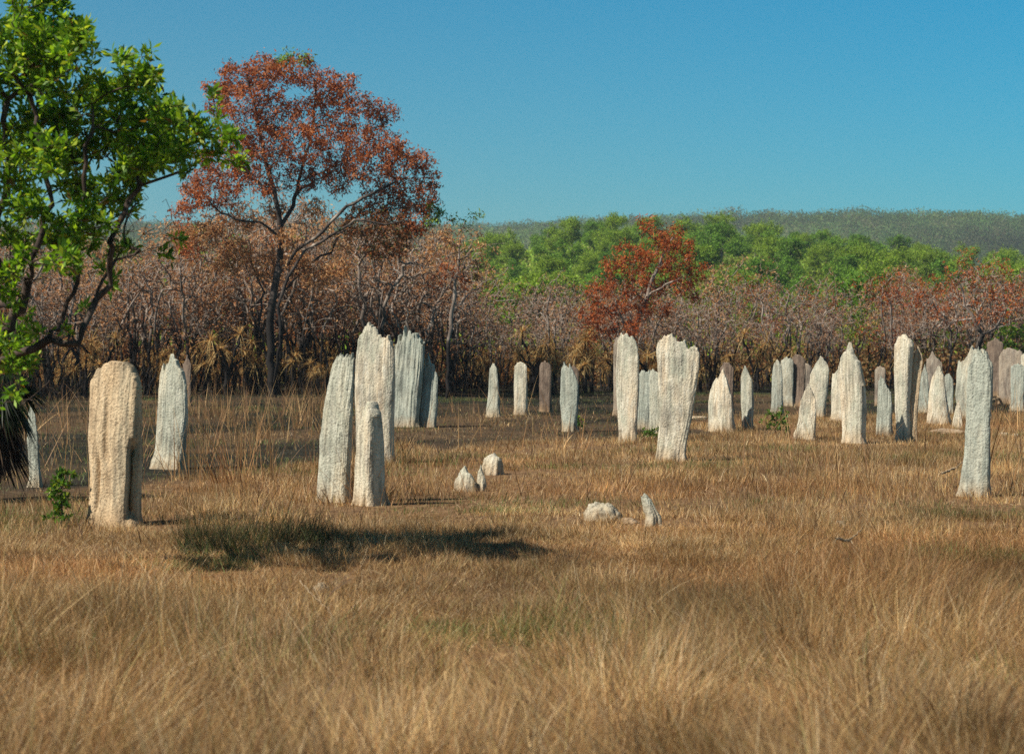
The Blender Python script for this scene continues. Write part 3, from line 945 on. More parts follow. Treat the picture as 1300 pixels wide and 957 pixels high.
    leaves("crown", pos, dr, rng.uniform(.06, .12, n), rng.uniform(.024, .040, n), pick(rng, n, *GREEN), M_green, root, rng, .16, .58)
    reloc(root, base)

def reloc(root, base):
    """put the origin of a thing built in world coordinates at its foot"""
    base = np.asarray(base, float)
    for ch in [o for o in COL.objects if o.parent == root]:
        me = ch.data
        a = np.empty(len(me.vertices) * 3, dtype=np.float32)
        me.vertices.foreach_get("co", a)
        a = a.reshape(-1, 3) - base.astype(np.float32)
        me.vertices.foreach_set("co", a.ravel())
        me.update()
    root.location = tuple(base)
green_tree()

def hero_burnt(label, name, Y, base_px, limbs, blobs, R0, r0=.008, seed=1, dens=26, leafn=(14, 26), spread=.22, bark=None, char=0, rs=1.0, bare=0.0, cols=RUST, L=(.10, .19), droop=.5, depth=1.2, seg=.3, cat="tree"):
    rng = np.random.default_rng(seed)
    bx = (base_px - 650) / FPX * Y
    base = np.array([bx, Y, float(gz(bx, Y)) - .05])
    root = thing(name, label, cat, (0, 0, 0))
    T = Tree(rng)
    for start, pts in limbs:
        pts = [at_depth(p[0], p[1], Y + (p[2] if len(p) > 2 else 0)) for p in pts]
        if start is None:
            pts[0] = base.copy()
            T.limb(pts, -1, seg, .03)
        else:
            T.limb(pts, T.nearest(at_depth(start[0], start[1], Y)), seg, .03)
    att, kind = blob_points([(b[0], b[1], b[2] * rs) + tuple(b[3:]) for b in blobs], Y, dens, rng, dep=depth)
    tips = T.grow(att, seg=seg * .8, wD=.12, up=.5, jit=.25)
    T.radii(r0, R0)
    T.mesh("trunk", bark or M_bigbark, root, .025, (3, 8))
    P = np.array(T.P)
    tp = P[tips]
    # twig-end clusters: nearest attractor kind
    pos, dr, col = [], [], []
    for p in tp:
        k = rng.integers(*leafn)
        j = int(np.argmin(((att - p) ** 2).sum(1)))
        kd = kind[j]
        if (kd == 3 and rng.random() < .6) or rng.random() < bare:
            continue
        s = sph(rng, k)
        pos.append(p + s * rng.uniform(.05, 1, (k, 1)) * spread)
        dr.append(unit(sph(rng, k) + np.array([0, 0, -droop])))
        cc = {0: cols, 1: GREEN, 2: TAN, 3: TAN, 4: ([(0.17, 0.08, 0.035), (0.30, 0.11, 0.035), (0.10, 0.12, 0.03)], [2, 2, 1])}[int(kd)]
        c1 = pick(rng, k, *cc) * rng.uniform(.75, 1.2)
        col.append(c1)
    pos, dr, col = np.concatenate(pos), np.concatenate(dr), np.concatenate(col)
    n = len(pos)
    leaves("crown", pos, dr, rng.uniform(*L, n), rng.uniform(.035, .06, n), col, M_rust, root, rng, .2, .45)
    reloc(root, base)
    return root

hero_burnt("huge burnt tree with rust-red leaves, the tallest tree, rising behind the mounds", "rust_red_tree", 74.0, 346,
    [(None, [(346, 505), (344, 460), (343, 420), (347, 385)]),
     ((346, 490), [(352, 460, -.5), (357, 425, -.7), (352, 390, -.6), (366, 350, -.5), (388, 318, -.4), (418, 300, -.4), (446, 290, -.4)]),
     ((346, 480), [(338, 450, .5), (330, 415, .7), (333, 370, .8), (318, 330, .8), (296, 300, .8)]),
     ((347, 385), [(352, 350), (357, 320), (356, 290), (350, 250), (338, 210), (330, 170, -.4), (322, 130, -.6), (315, 100, -.6)]),
     ((356, 290), [(372, 262, .5), (378, 232, .7), (390, 195, .8), (398, 150, .6), (400, 110, .4)]),
     ((352, 350), [(378, 315, -.5), (400, 300, -.8), (420, 283, -1), (440, 262, -1.2), (470, 247, -1.2), (505, 230, -1)]),
     ((378, 232), [(420, 212, 1), (455, 190, 1.4), (480, 160, 1.5)]),
     ((356, 300), [(330, 282, -.6), (300, 280, -.9), (270, 262, -1)]),
     ((350, 250), [(320, 225, .5), (290, 195, .8), (275, 150, .8)]),
     ((420, 283), [(450, 280, -1.6), (490, 285, -1.8), (520, 275, -1.8)]),
     ((347, 385), [(375, 355, 1), (395, 332, 1.2), (420, 320, 1.4), (432, 290, 1.5), (460, 270, 1.6)]),
     ((344, 430), [(325, 390, .5), (318, 350, .8), (305, 320, 1)])],
    [(297, 98, 26), (276, 112, 14), (330, 85, 22), (362, 75, 14, 1), (345, 100, 30), (385, 90, 22), (392, 78, 9, 1), (410, 105, 26), (432, 118, 22), (445, 105, 9), (310, 135, 28), (275, 130, 18), (262, 112, 8),
     (350, 145, 30), (395, 145, 28), (435, 150, 24), (468, 130, 18), (492, 138, 13), (475, 155, 17), (340, 185, 34), (300, 178, 28), (385, 185, 32), (425, 190, 28), (462, 185, 22), (497, 188, 24), (470, 212, 28),
     (510, 215, 27), (538, 205, 17), (548, 228, 14), (540, 248, 18), (515, 248, 26), (480, 250, 28), (430, 225, 26), (380, 222, 26), (335, 228, 24), (295, 215, 26), (265, 225, 22), (255, 255, 20), (290, 250, 20),
     (310, 275, 18, 2), (345, 262, 14, 2), (275, 285, 18, 2), (400, 262, 14, 2), (460, 283, 24, 4), (500, 285, 26, 4), (530, 280, 22), (505, 310, 22, 4), (480, 315, 18, 4), (550, 270, 12, 1), (440, 305, 14, 2), (370, 300, 14, 2),
     (240, 235, 16), (235, 270, 14), (260, 200, 14), (262, 300, 22, 2), (300, 318, 22, 2), (335, 335, 20, 2), (375, 335, 20, 2), (405, 350, 18, 2), (232, 300, 16), (285, 335, 16, 2), (430, 340, 16, 2), (245, 320, 14)],
    .165, .0055, seed=11, dens=150, leafn=(11, 21), spread=.27, bare=.18, droop=.7, L=(.10, .19), char=2.0, rs=1.0)

hero_burnt("round burnt tree with dark rust-red crown standing before the green hill", "rust_red_tree", 80.0, 792,
    [(None, [(792, 500), (795, 470), (800, 440), (803, 425)]),
     ((803, 425), [(812, 400), (822, 375), (830, 350), (840, 325), (852, 305)]),
     ((800, 440), [(790, 410), (783, 385), (776, 365), (768, 350)]),
     ((795, 455), [(800, 420, .8), (800, 380, 1), (805, 330, 1), (815, 295, .8)]),
     ((822, 375), [(845, 360, -.6), (870, 350, -.8)])],
    [(820, 288, 11), (832, 300, 14), (858, 298, 17), (845, 318, 18), (870, 312, 14), (800, 322, 20), (825, 330, 20), (855, 340, 20), (882, 335, 15), (890, 350, 9), (775, 335, 14), (768, 355, 16), (800, 358, 20),
     (830, 362, 20), (865, 362, 16), (755, 380, 16), (785, 385, 18), (815, 392, 18), (745, 402, 14), (770, 412, 16), (842, 388, 14), (800, 415, 15), (755, 430, 12), (880, 372, 10)],
    .17, .006, seed=12, dens=60, leafn=(20, 34), spread=.30, bark=M_burnt, cols=CRIM)

hero_burnt("slender scorched tree with a few surviving green tufts, beside the huge rust-red tree", "scorched_tree", 73.0, 567,
    [(None, [(567, 506), (568, 470), (570, 430), (573, 395)]),
     ((573, 395), [(578, 360), (582, 330), (585, 300), (588, 285)]),
     ((578, 360), [(560, 335, .4), (552, 310, .6), (548, 285, .6)]),
     ((582, 330), [(600, 318, -.4), (622, 312, -.5), (640, 308, -.5)]),
     ((573, 395), [(595, 375, .5), (612, 360, .6)])],
    [(556, 270, 7, 1), (603, 272, 7, 1), (590, 285, 7, 1), (548, 282, 7, 1), (575, 275, 5, 1), (600, 298, 16, 3), (560, 305, 18, 2), (580, 315, 18, 2), (618, 318, 14, 2), (545, 330, 18, 2), (605, 340, 16, 2), (570, 345, 16), (590, 365, 14), (550, 360, 14)],
    .075, .006, seed=13, dens=50, leafn=(12, 22), spread=.24, bark=M_burnt)

hero_burnt("spreading burnt tree with pale forked limbs and thin rust leaves, behind the far mounds", "rust_red_tree", 84.0, 1232,
    [(None, [(1230, 498), (1234, 465), (1242, 440), (1247, 425)]),
     ((1247, 425), [(1236, 405), (1226, 388), (1222, 370), (1214, 352)]),
     ((1247, 425), [(1262, 418, -.3), (1280, 412, -.4), (1300, 402, -.4), (1320, 395)]),
     ((1236, 405), [(1205, 410, .5), (1190, 402, .6), (1180, 380, .6)]),
     ((1247, 425), [(1262, 395, .8), (1268, 370, 1)])],
    [(1214, 345, 20), (1240, 350, 20), (1185, 362, 20), (1170, 385, 18), (1210, 375, 22), (1245, 375, 22), (1270, 360, 18), (1280, 385, 20), (1300, 370, 18), (1310, 390, 20), (1195, 398, 16), (1230, 400, 16), (1268, 340, 12), (1260, 405, 14), (1155, 380, 14), (1225, 325, 10), (1290, 345, 10)],
    .115, .006, seed=14, dens=44, leafn=(7, 15), spread=.28, bark=M_burnt, cols=CRIM)

# --- burnt thicket: prototypes and copies
def proto_burnt(name, seed, h, cols, dens, leafn, stems, label, group, bark=None, green=0.0, L=(.10, .18), r0=.010, R0=.075, jit=.28):
    rng = np.random.default_rng(seed)
    root = thing(name, label, "tree", (0, 0, 0), group)
    T = Tree(rng)
    b = T.add((0, 0, -.1), -1)
    att = []
    for s in range(stems):
        az = rng.uniform(0, 6.28)
        ln = rng.uniform(.05, .30) * h
        top = np.array([math.cos(az) * ln, math.sin(az) * ln, h * rng.uniform(.55, .85)])
        f = rng.uniform(.1, .25)
        p0 = np.array([math.cos(az) * .18 * s, math.sin(az) * .18 * s, 0])
        T.limb([p0 + (0, 0, .05), p0 * 1.2 + top * (f, f, .3), top * (.6, .6, .62) + rng.normal(0, .1, 3), top], b, .3, .045)
        nb = rng.integers(4, 7)
        for k in range(nb):
            c = top * (rng.uniform(.5, 1.3), rng.uniform(.5, 1.3), 0) + rng.normal(0, .10 * h, 3) * (1, 1, .2)
            c[2] = h * rng.uniform(.42, 1.0)
            r = rng.uniform(.09, .15) * h
            n = int(dens * r * r)
            att.append(c + sph(rng, n) * rng.uniform(.3, 1, (n, 1)) * r)
    att = np.concatenate(att)
    tips = T.grow(att, seg=.22, wD=.15, up=.7, jit=jit)
    T.radii(r0, R0)
    tr = T.mesh("trunk", bark or M_burnt, root, .02, (3, 6))
    P = np.array(T.P)
    kids = [tr]
    pos, col = [], []
    for t in tips:
        k = rng.integers(*leafn)
        if k <= 0:
            continue
        pos.append(P[t] + sph(rng, k) * rng.uniform(.02, 1, (k, 1)) * .17)
        col.append(pick(rng, k, *(GREEN if rng.random() < green else cols)) * rng.uniform(.7, 1.2))
    pos, col = np.concatenate(pos), np.concatenate(col)
    n = len(pos)
    kids.append(leaves("crown", pos, unit(sph(rng, n) + (0, 0, -.5)), rng.uniform(*L, n), rng.uniform(.03, .055, n), col, M_rust, root, rng, .2, .45))
    KIDS[root.name] = kids
    return root

G1 = "burnt trees in the thicket behind the mounds"
protos = {
    'rust': [proto_burnt("rust_leaved_tree", 100 + k, 5.2, CRIM, 36, (2, 7), 4 + k % 2, "thin-stemmed burnt tree with scorched rust-red leaves in the thicket", "rust-leaved trees in the thicket") for k in range(4)],
    'tan': [proto_burnt("brown_leaved_tree", 120 + k, 5.4, TAN, 36, (2, 8), 4 + k % 2, "thin-stemmed burnt tree with dry pinkish tan leaves in the thicket", "tan-leaved trees in the thicket") for k in range(4)],
    'bare': [proto_burnt("bare_burnt_tree", 140 + k, 5.0, ([(0.44, .22, .11), (.55, .32, .17)], [1, 1]), 30, (0, 5), 5 + k % 2, "nearly bare burnt tree with grey twigs and blackened stems in the thicket", "bare burnt trees in the thicket", r0=.014, R0=.085, jit=.16) for k in range(6)],
    'green': [proto_burnt("singed_green_tree", 160 + k, 5.0, TAN, 50, (6, 13), 2, "half-singed tree with some green leaves left, at the edge of the thicket", "half-singed trees in the thicket", green=.6) for k in range(2)],
}
used = set()
rng = np.random.default_rng(77)
def place(kind, x, y, s, group_rng=rng):
    pr = protos[kind][group_rng.integers(len(protos[kind]))]
    rz = float(group_rng.uniform(0, 6.28))
    loc = (float(x), float(y), float(gz(x, y)))
    if pr.name in used:
        return dup(pr, loc, rz, float(s))
    used.add(pr.name)
    pr.location, pr.rotation_euler, pr.scale = loc, (0, 0, rz), (s, s, s)
    return pr

HERO_AT = [(-8.65, 74), (4.4, 80), (-2.3, 73), (18.8, 84)]
def front(px):
    return float(np.interp(px, [-200, 60, 130, 230, 560, 700, 900, 1100, 1500], [66, 70, 76, 78, 79, 80, 83, 88, 90]))
cnt = 0
spots = []
for tries in range(6000):
    if cnt >= 285:
        break
    px = rng.uniform(-190, 1490)
    # denser to the left, where the thicket is closed
    if rng.random() > np.interp(px, [0, 600, 900, 1300], [1, .85, .62, .62]):
        continue
    dep = rng.random() ** 1.4 * np.interp(px, [0, 600, 1300], [34, 24, 20])
    y = front(px) + dep
    x = (px - 650) / FPX * y
    if any((x - a) ** 2 + (y - b) ** 2 < .9 ** 2 for a, b in spots) or any((x - a) ** 2 + (y - b) ** 2 < 1.2 for a, b in HERO_AT):
        continue
    spots.append((x, y))
    w = np.array([np.interp(px, [0, 300, 500, 640, 760, 980, 1060, 1160, 1300], [.35, .5, .7, .5, 1.6, 1.9, 1.2, 2.4, 2.4]),
                  np.interp(px, [0, 200, 560, 640, 900, 1300], [2.4, 3.2, 2.8, 1.1, .9, .8]),
                  np.interp(px, [0, 130, 260, 600, 760, 1060, 1300], [2.4, 2.6, 1.4, 1.9, 1.4, 2.4, 1.2]),
                  np.interp(px, [0, 600, 1300], [.1, .25, .5])])
    w[2] *= np.interp(dep, [0, 6, 14], [9.0, 5.0, 2.5])
    kind = ['rust', 'tan', 'bare', 'green'][rng.choice(4, p=w / w.sum())]
    hs = np.interp(px, [0, 130, 280, 400, 560, 640, 740, 900, 1000, 1100, 1180, 1300], [.98, 1.02, 1.2, 1.22, 1.08, .78, .76, .84, .82, .76, .84, .88])
    place(kind, x, y, hs * rng.uniform(.66, 1.22) * (1 + .006 * dep))
    cnt += 1

# --- dry pandanus-like rosettes with straw leaves
def strap(P0, d0, L, W, nseg, droop, rng, col):
    """arching strap leaves; returns verts, quads"""
    n = len(P0)
    side = unit(np.cross(d0, np.array([0, 0, 1.0]) + rng.normal(0, .25, (n, 3))))
    V = []
    for k in range(nseg + 1):
        t = k / nseg
        p = P0 + d0 * (L * t)[:, None] + np.array([0, 0, -1.0]) * (droop * L * t * t)[:, None]
        w = W * (1 - t) ** .7 * (.6 + .8 * min(t * 3, .5))
        V += [p - side * w[:, None], p + side * w[:, None]]
    V = np.stack(V, 1)
    m = 2 * (nseg + 1)
    b = np.arange(n)[:, None] * m
    F = np.concatenate([np.stack([b + 2 * k, b + 2 * k + 1, b + 2 * k + 3, b + 2 * k + 2], -1).reshape(-1, 4) for k in range(nseg)])
    return V.reshape(-1, 3), F, np.repeat(col, m, 0)

STRAW = ([(0.54, 0.38, 0.15), (0.66, 0.50, 0.23), (0.38, 0.25, 0.10), (0.22, 0.14, 0.06)], [3, 2, 2, 1])
def proto_pandan(seed, label, group):
    rng = np.random.default_rng(seed)
    root = thing("dry_pandanus", label, "pandanus", (0, 0, 0), group)
    T = Tree(rng)
    heads = []
    h = rng.uniform(.9, 1.7)
    top = T.limb([(0, 0, -.1), (.05, .02, h * .5), (rng.uniform(-.2, .2), rng.uniform(-.2, .2), h)], -1, .2)
    heads.append(T.P[top])
    for k in range(rng.integers(1, 3)):
        j = T.nearest((0, 0, h * rng.uniform(.4, .7)))
        e = T.limb([(rng.uniform(-.6, .6), rng.uniform(-.6, .6), h * rng.uniform(.8, 1.35))], j, .15)
        heads.append(T.P[e])
    T.radii(.04, .08)
    tr = T.mesh("trunk", M_burnt, root, .02, (5, 7))
    VV, FF, CC, off = [], [], [], 0
    for hd in heads:
        n = int(rng.integers(46, 70))
        d = unit(sph(rng, n) * (1, 1, .9) + (0, 0, .35))
        v, f, c = strap(np.repeat(hd[None], n, 0), d, rng.uniform(.35, .8, n), rng.uniform(.010, .020, n), 4, rng.uniform(.05, 1.0, n), rng, pick(rng, n, *STRAW))
        VV.append(v); FF.append(f + off); CC.append(c); off += len(v)
    cr = mesh_np("crown", np.concatenate(VV), [np.concatenate(FF)], M_rust, root, color=np.concatenate(CC))
    KIDS[root.name] = [tr, cr]
    return root
protos['pan'] = [proto_pandan(200 + k, "dead straw-yellow pandanus rosette among the blackened trunks", "dry pandanus among the trunks") for k in range(5)]
rng = np.random.default_rng(5)
for k in range(130):
    px = rng.choice([rng.uniform(-60, 1360), rng.uniform(520, 980), rng.uniform(80, 420)], p=[.35, .4, .25])
    y = front(px) + rng.uniform(-1.8, 9)
    x = (px - 650) / FPX * y
    place('pan', x, y, rng.uniform(.45, 1.3), rng)

# --- green woodland on the near hill: trees one can tell apart
def proto_green(seed, h, cols, label, group):
    rng = np.random.default_rng(seed)
    root = thing("woodland_tree", label, "tree", (0, 0, 0), group)
    T = Tree(rng)
    b = T.add((0, 0, -.3), -1)
    top = np.array([rng.normal(0, .4), rng.normal(0, .4), h * .62])
    T.limb([(0, 0, 0), (rng.normal(0, .1), 0, h * .3), top], b, .8, .08)
    att = []
    nb = rng.integers(9, 14)
    for k in range(nb):
        az, rr = rng.uniform(0, 6.28), rng.uniform(0, .34) * h
        c = np.array([math.cos(az) * rr, math.sin(az) * rr, h * rng.uniform(.45, .9) - rr * .35])
        r = rng.uniform(.10, .17) * h
        att.append(c + sph(rng, 16) * rng.uniform(.4, 1, (16, 1)) * r * (1, 1, .75))
    att = np.concatenate(att)
    tips = T.grow(att, seg=.6, wD=.12, up=.5, jit=.3)
    T.radii(.02, .16)
    tr = T.mesh("trunk", M_farbark, root, .04, (3, 6))
    P = np.array(T.P)
    k = 26
    tp = P[tips]
    pos = (tp[:, None, :] + sph(rng, len(tp) * k).reshape(len(tp), k, 3) * rng.uniform(.1, 1, (len(tp), k, 1)) * .55).reshape(-1, 3)
    n = len(pos)
    col = pick(rng, n, *cols) * np.repeat(rng.uniform(.75, 1.25, len(tp)), k)[:, None]
    cr = leaves("crown", pos, sph(rng, n) + (0, 0, .1), rng.uniform(.15, .30, n), rng.uniform(.10, .17, n), col, M_far, root, rng, .2, .5)
    KIDS[root.name] = [tr, cr]
    return root
FG = [([(0.175, 0.33, 0.04), (0.235, 0.40, 0.05), (0.12, 0.225, 0.03)], [3, 2, 2]),
      ([(0.25, 0.385, 0.045), (0.32, 0.44, 0.055), (0.17, 0.27, 0.03)], [3, 2, 2]),
      ([(0.14, 0.28, 0.04), (0.19, 0.35, 0.045), (0.09, 0.19, 0.03)], [3, 2, 2])]
names = ["mid green leafy tree on the wooded slope", "yellow-green leafy tree on the wooded slope", "dark green leafy tree on the wooded slope"]
for q, kk in enumerate(('wa', 'wb', 'wc')):
    protos[kk] = [proto_green(300 + q * 10 + k, 7.5, FG[q], names[q], names[q].split(" tree")[0] + " trees of the slope") for k in range(2)]
rng = np.random.default_rng(8)
gspots = []
tries = 0
while len(gspots) < 285 and tries < 20000:
    tries += 1
    y = 112 + 268 * rng.random() ** .8
    px = rng.uniform(560, 1420) if rng.random() < .80 else rng.uniform(-150, 560)
    x = (px - 650) / FPX * y
    sp = 3.2 + y * .012
    if any((x - a) ** 2 + (y - b) ** 2 < sp * sp for a, b in gspots):
        continue
    gspots.append((x, y))
    kk = ['wa', 'wb', 'wc'][rng.choice(3, p=[.42, .36, .22])]
    place(kk, x, y, rng.uniform(.75, 1.15) * np.interp(y, [112, 150, 380], [.74, .84, 1.0]), rng)

# --- masses nobody could count: undergrowth on the slope, forest on the far ridge
def clumps(name, X, Y, S, per, cols, seed, leaf, mat, hfac=.6, ridge=False):
    rng = np.random.default_rng(seed)
    n = len(X)
    Z = gz(X, Y)
    c = np.stack([X, Y, Z + S * hfac], 1)
    tone = rng.uniform(.65, 1.3, n) * (1 + .7 * fbm(X / (S.mean() * 9), Y / (S.mean() * 9), 0, seed, 3))
    ci = rng.integers(0, len(cols), n)
    pts = c[:, None, :] + sph(rng, n * per).reshape(n, per, 3) * (rng.uniform(.25, 1, (n, per, 1)) ** .6) * (S[:, None, None] * np.array([.62, .62, .5]))
    lob = 1
    pts = pts.reshape(-1, 3)
    col = np.array(cols)[ci] * tone[:, None]
    col = np.repeat(col, per, 0) * rng.uniform(.8, 1.2, (n * per, 1))
    sz = np.repeat(S, per) * leaf
    o = leaves(name, pts, sph(rng, n * per), sz * rng.uniform(.7, 1.2, n * per), sz * rng.uniform(.5, .8, n * per), col, mat, None, rng, .2, .5)
    o["kind"] = "stuff"
    return o
rng = np.random.default_rng(9)
y = 104 + 300 * rng.random(5200) ** .9
x = (rng.uniform(-250, 1500, 5200) - 650) / FPX * y
clumps("slope_undergrowth", x, y, rng.uniform(1.6, 4.0, 5200), 90, [(0.23, 0.38, 0.04), (0.16, 0.29, 0.035), (0.30, 0.40, 0.06), (0.27, 0.27, 0.09), (0.26, .40, .04)], 91, .12, M_far, .45)
n = 9000
y = 720 + 950 * rng.random(n)
x = rng.uniform(-.33, .33, n) * y
clumps("ridge_forest", x, y, rng.uniform(7, 13, n), 120, [(0.10, 0.19, 0.05), (0.075, 0.145, 0.045), (0.14, 0.22, 0.06), (0.16, .17, .08)], 92, .11, M_far, .5)
# leaf litter shrubs that close the thicket behind the trunks
y = 88 + 20 * rng.random(900)
x = (rng.uniform(-250, 1500, 900) - 650) / FPX * y
clumps("scorched_scrub", x, y, rng.uniform(.8, 2.2, 900), 120, [(0.50, 0.31, 0.13), (0.36, 0.20, 0.09), (0.58, 0.42, 0.19), (0.15, 0.15, 0.05), (.30, .12, .05)], 93, .09, M_rust, .5)

# ------------------------------------------------------------------ small plants
def leafy_shrub(label, name, px, py, h_px, w_px, seed, cols, nleaf=9, L=(.06, .10), dens=400, Yd=None, cat="shrub", W=(.03, .045)):
    rng = np.random.default_rng(seed)
    b = on_ground(px, py, .03) if Yd is None else at_depth(px, 500, Yd)
    b[2] = gz(b[0], b[1])
    mpx = b[1] / FPX
    h, w = h_px * mpx, w_px * mpx
    root = thing(name, label, cat, tuple(b))
    T = Tree(rng)
    T.limb([(0, 0, -.05), (w * .05, 0, h * .4), (w * .08, 0, h * .9)], -1, h / 8, h * .01)
    n = max(12, int(dens * h * w))
    att = np.stack([rng.normal(0, .28, n) * w, rng.normal(0, .28, n) * w, rng.uniform(.15, 1, n) * h], 1)
    tips = T.grow(att, seg=h / 9, wD=.1, up=.7, jit=.1)
    T.radii(.0025 * max(1, h), .014 * max(1, h))
    T.mesh("stem", M_bark, root, .01, (4, 6))
    P = np.array(T.P)[tips]
    pos = np.repeat(P, nleaf, 0)
    m = len(pos)
    leaves("foliage", pos, unit(sph(rng, m) + (0, 0, .25)), rng.uniform(*L, m), rng.uniform(*W, m), pick(rng, m, *cols), M_green, root, rng, .15, .55)
BRIGHT = ([(0.07, 0.17, 0.02), (0.13, 0.25, 0.03), (0.04, 0.09, 0.015), (.28, .33, .05)], [3, 3, 2, 1])
leafy_shrub("small leafy green sapling growing in dry grass beside the broad warm mound", "sapling", 77, 664, 70, 32, 21, BRIGHT, 8, (.05, .085), 300)
leafy_shrub("tiny light green sapling in the grass near the row of three touching mounds", "sapling", 984, 549, 34, 26, 22, BRIGHT, 7, (.07, .12), 130)
leafy_shrub("bright green bush behind the far brown mounds at the edge of the plain", "green_bush", 1287, 500, 85, 66, 23, BRIGHT, 10, (.12, .2), 26, Yd=88, W=(.06, .1))
leafy_shrub("bright green bush glowing through the burnt trunks behind the rust-red spreading tree", "green_bush", 1206, 500, 70, 50, 24, BRIGHT, 10, (.12, .2), 22, Yd=96, W=(.06, .1))
leafy_shrub("small green regrowth clump on the ground between tall pale mounds", "sapling", 823, 556, 14, 26, 25, BRIGHT, 6, (.06, .1), 300)
leafy_shrub("little green weed at the foot of the pale egg-shaped mound", "sapling", 734, 545, 18, 9, 26, BRIGHT, 5, (.05, .08), 500)

# --- fan palm with a skirt of dead fronds under the green tree
def fan_palm():
    rng = np.random.default_rng(31)
    Y = 25.5
    bx = (-14 - 650) / FPX * Y
    base = np.array([bx, Y, float(gz(bx, Y))])
    root = thing("fan_palm", "dark fan palm, shade painted into its fronds, with hanging dead brown skirt beneath the green tree", "palm", (0, 0, 0))
    T = Tree(rng)
    top = at_depth(-14, 478, Y)
    T.limb([base - (0, 0, .1), (base + top) / 2 + (.05, 0, 0), top], -1, .15, .01)
    T.radii(.12, .13)
    T.mesh("trunk", M_bark, root, .01, (8, 10))
    def frond(hub, tipdir, plen, flen, spread, col, mat, name, droop, roll=0.0, tear=.1):
        tipdir = unit(np.array(tipdir, float))
        c = hub + tipdir * plen
        side = unit(np.cross(tipdir, np.array([0, .35, 1.0])))
        side = unit(side * math.cos(roll) + np.cross(tipdir, side) * math.sin(roll))
        n = 34
        a = np.linspace(-spread, spread, n) + rng.normal(0, .02, n)
        d = np.cos(a)[:, None] * tipdir + np.sin(a)[:, None] * side
        ln = flen * (1 - .25 * np.abs(a / spread) ** 2) * rng.uniform(1 - tear * 2, 1, n)
        v, f, cc = strap(np.repeat(c[None], n, 0), d, ln, np.full(n, .018), 5, droop * rng.uniform(.6, 1.4, n), rng, pick(rng, n, *col))
        pv, pf, pc = strap(hub[None], tipdir[None], np.array([plen * 1.05]), np.array([.016]), 3, np.array([0.02]), rng, np.array([[.1, .1, .04]]))
        mesh_np(name, np.concatenate([v, pv]), [np.concatenate([f, pf + len(v)])], mat, root, color=np.concatenate([cc, pc]))
    PALM_SHADE_GREEN = ([(0.022, 0.04, 0.014), (0.035, 0.06, 0.018), (0.014, 0.022, 0.01)], [2, 1, 2])  # green fronds darkened: shade under the tree is put into the colour
    PALM_SHADE_BROWN = ([(0.05, 0.032, 0.02), (0.09, 0.055, 0.03), (0.028, 0.02, 0.014)], [2, 1, 2])  # dead brown fronds, with the same shade mixed into their colour
    for (tx, ty, ty2, pl, fl) in [(45, 455, 0, .45, .55), (62, 500, .2, .5, .5), (70, 560, -.3, .5, .55), (30, 420, .3, .4, .5), (10, 400, -.3, .4, .5), (-30, 430, .2, .5, .5), (-60, 500, 0, .5, .5), (50, 470, -.6, .4, .5), (-10, 440, .6, .4, .5), (40, 540, -.5, .4, .5), (80, 520, .1, .55, .5), (75, 585, -.1, .6, .55), (50, 430, 0, .5, .55), (25, 560, -.7, .5, .6)]:
        d = at_depth(tx, ty, Y + ty2) - top
        frond(top, d, pl * .75, fl, 1.15, PALM_SHADE_GREEN, M_green, "frond", .35, rng.uniform(-.6, .6))
    for k in range(44):
        az = rng.uniform(0, 6.28)
        d = np.array([math.cos(az) * .62, math.sin(az) * .62, -1])
        frond(top - np.array([0, 0, rng.uniform(0, .6)]), d, .3, rng.uniform(.5, .8), .5, PALM_SHADE_BROWN, M_rust, "dead_frond", .15, rng.uniform(-1.5, 1.5), .25)
    reloc(root, base)
fan_palm()

# --- fallen branches
def fallen(label, pts, r, z=.06):
    P = [on_ground(x, y, z) for x, y in pts]
    rng = np.random.default_rng(int(pts[0][0]))
    T = Tree(rng)
    P = [p + (0, 0, rng.uniform(.02, .10)) for p in P]
    T.limb(P, -1, .06, .004)
    k = len(T.P) // 2
    T.limb([T.P[k] + rng.normal(0, .15, 3) * (1, 1, .3) + (0, 0, .05)], k, .06, .004)
    T.radii(r * .5, r)
    root = T.mesh("fallen_branch", M_stick, None, .001, (5, 6))
    tag(root, label, "fallen branch", "fallen branches in the grass")
fallen("pale curved fallen stick lying in blurred grass below the shaded grass patch", [(380, 742), (400, 762), (416, 785), (424, 805)], .005, .05)
fallen("straight fallen pale stick in the grass below the tall blue-grey column", [(1060, 696), (1078, 690), (1095, 683)], .014, .12)
fallen("leaning dead stick in tangled grass in front of the far mounds", [(1195, 610), (1213, 598), (1225, 590)], .016, .14)
fallen("dark fallen branch on the burnt ground near the two brown mounds", [(1258, 512), (1275, 505), (1290, 507)], .04, .1)

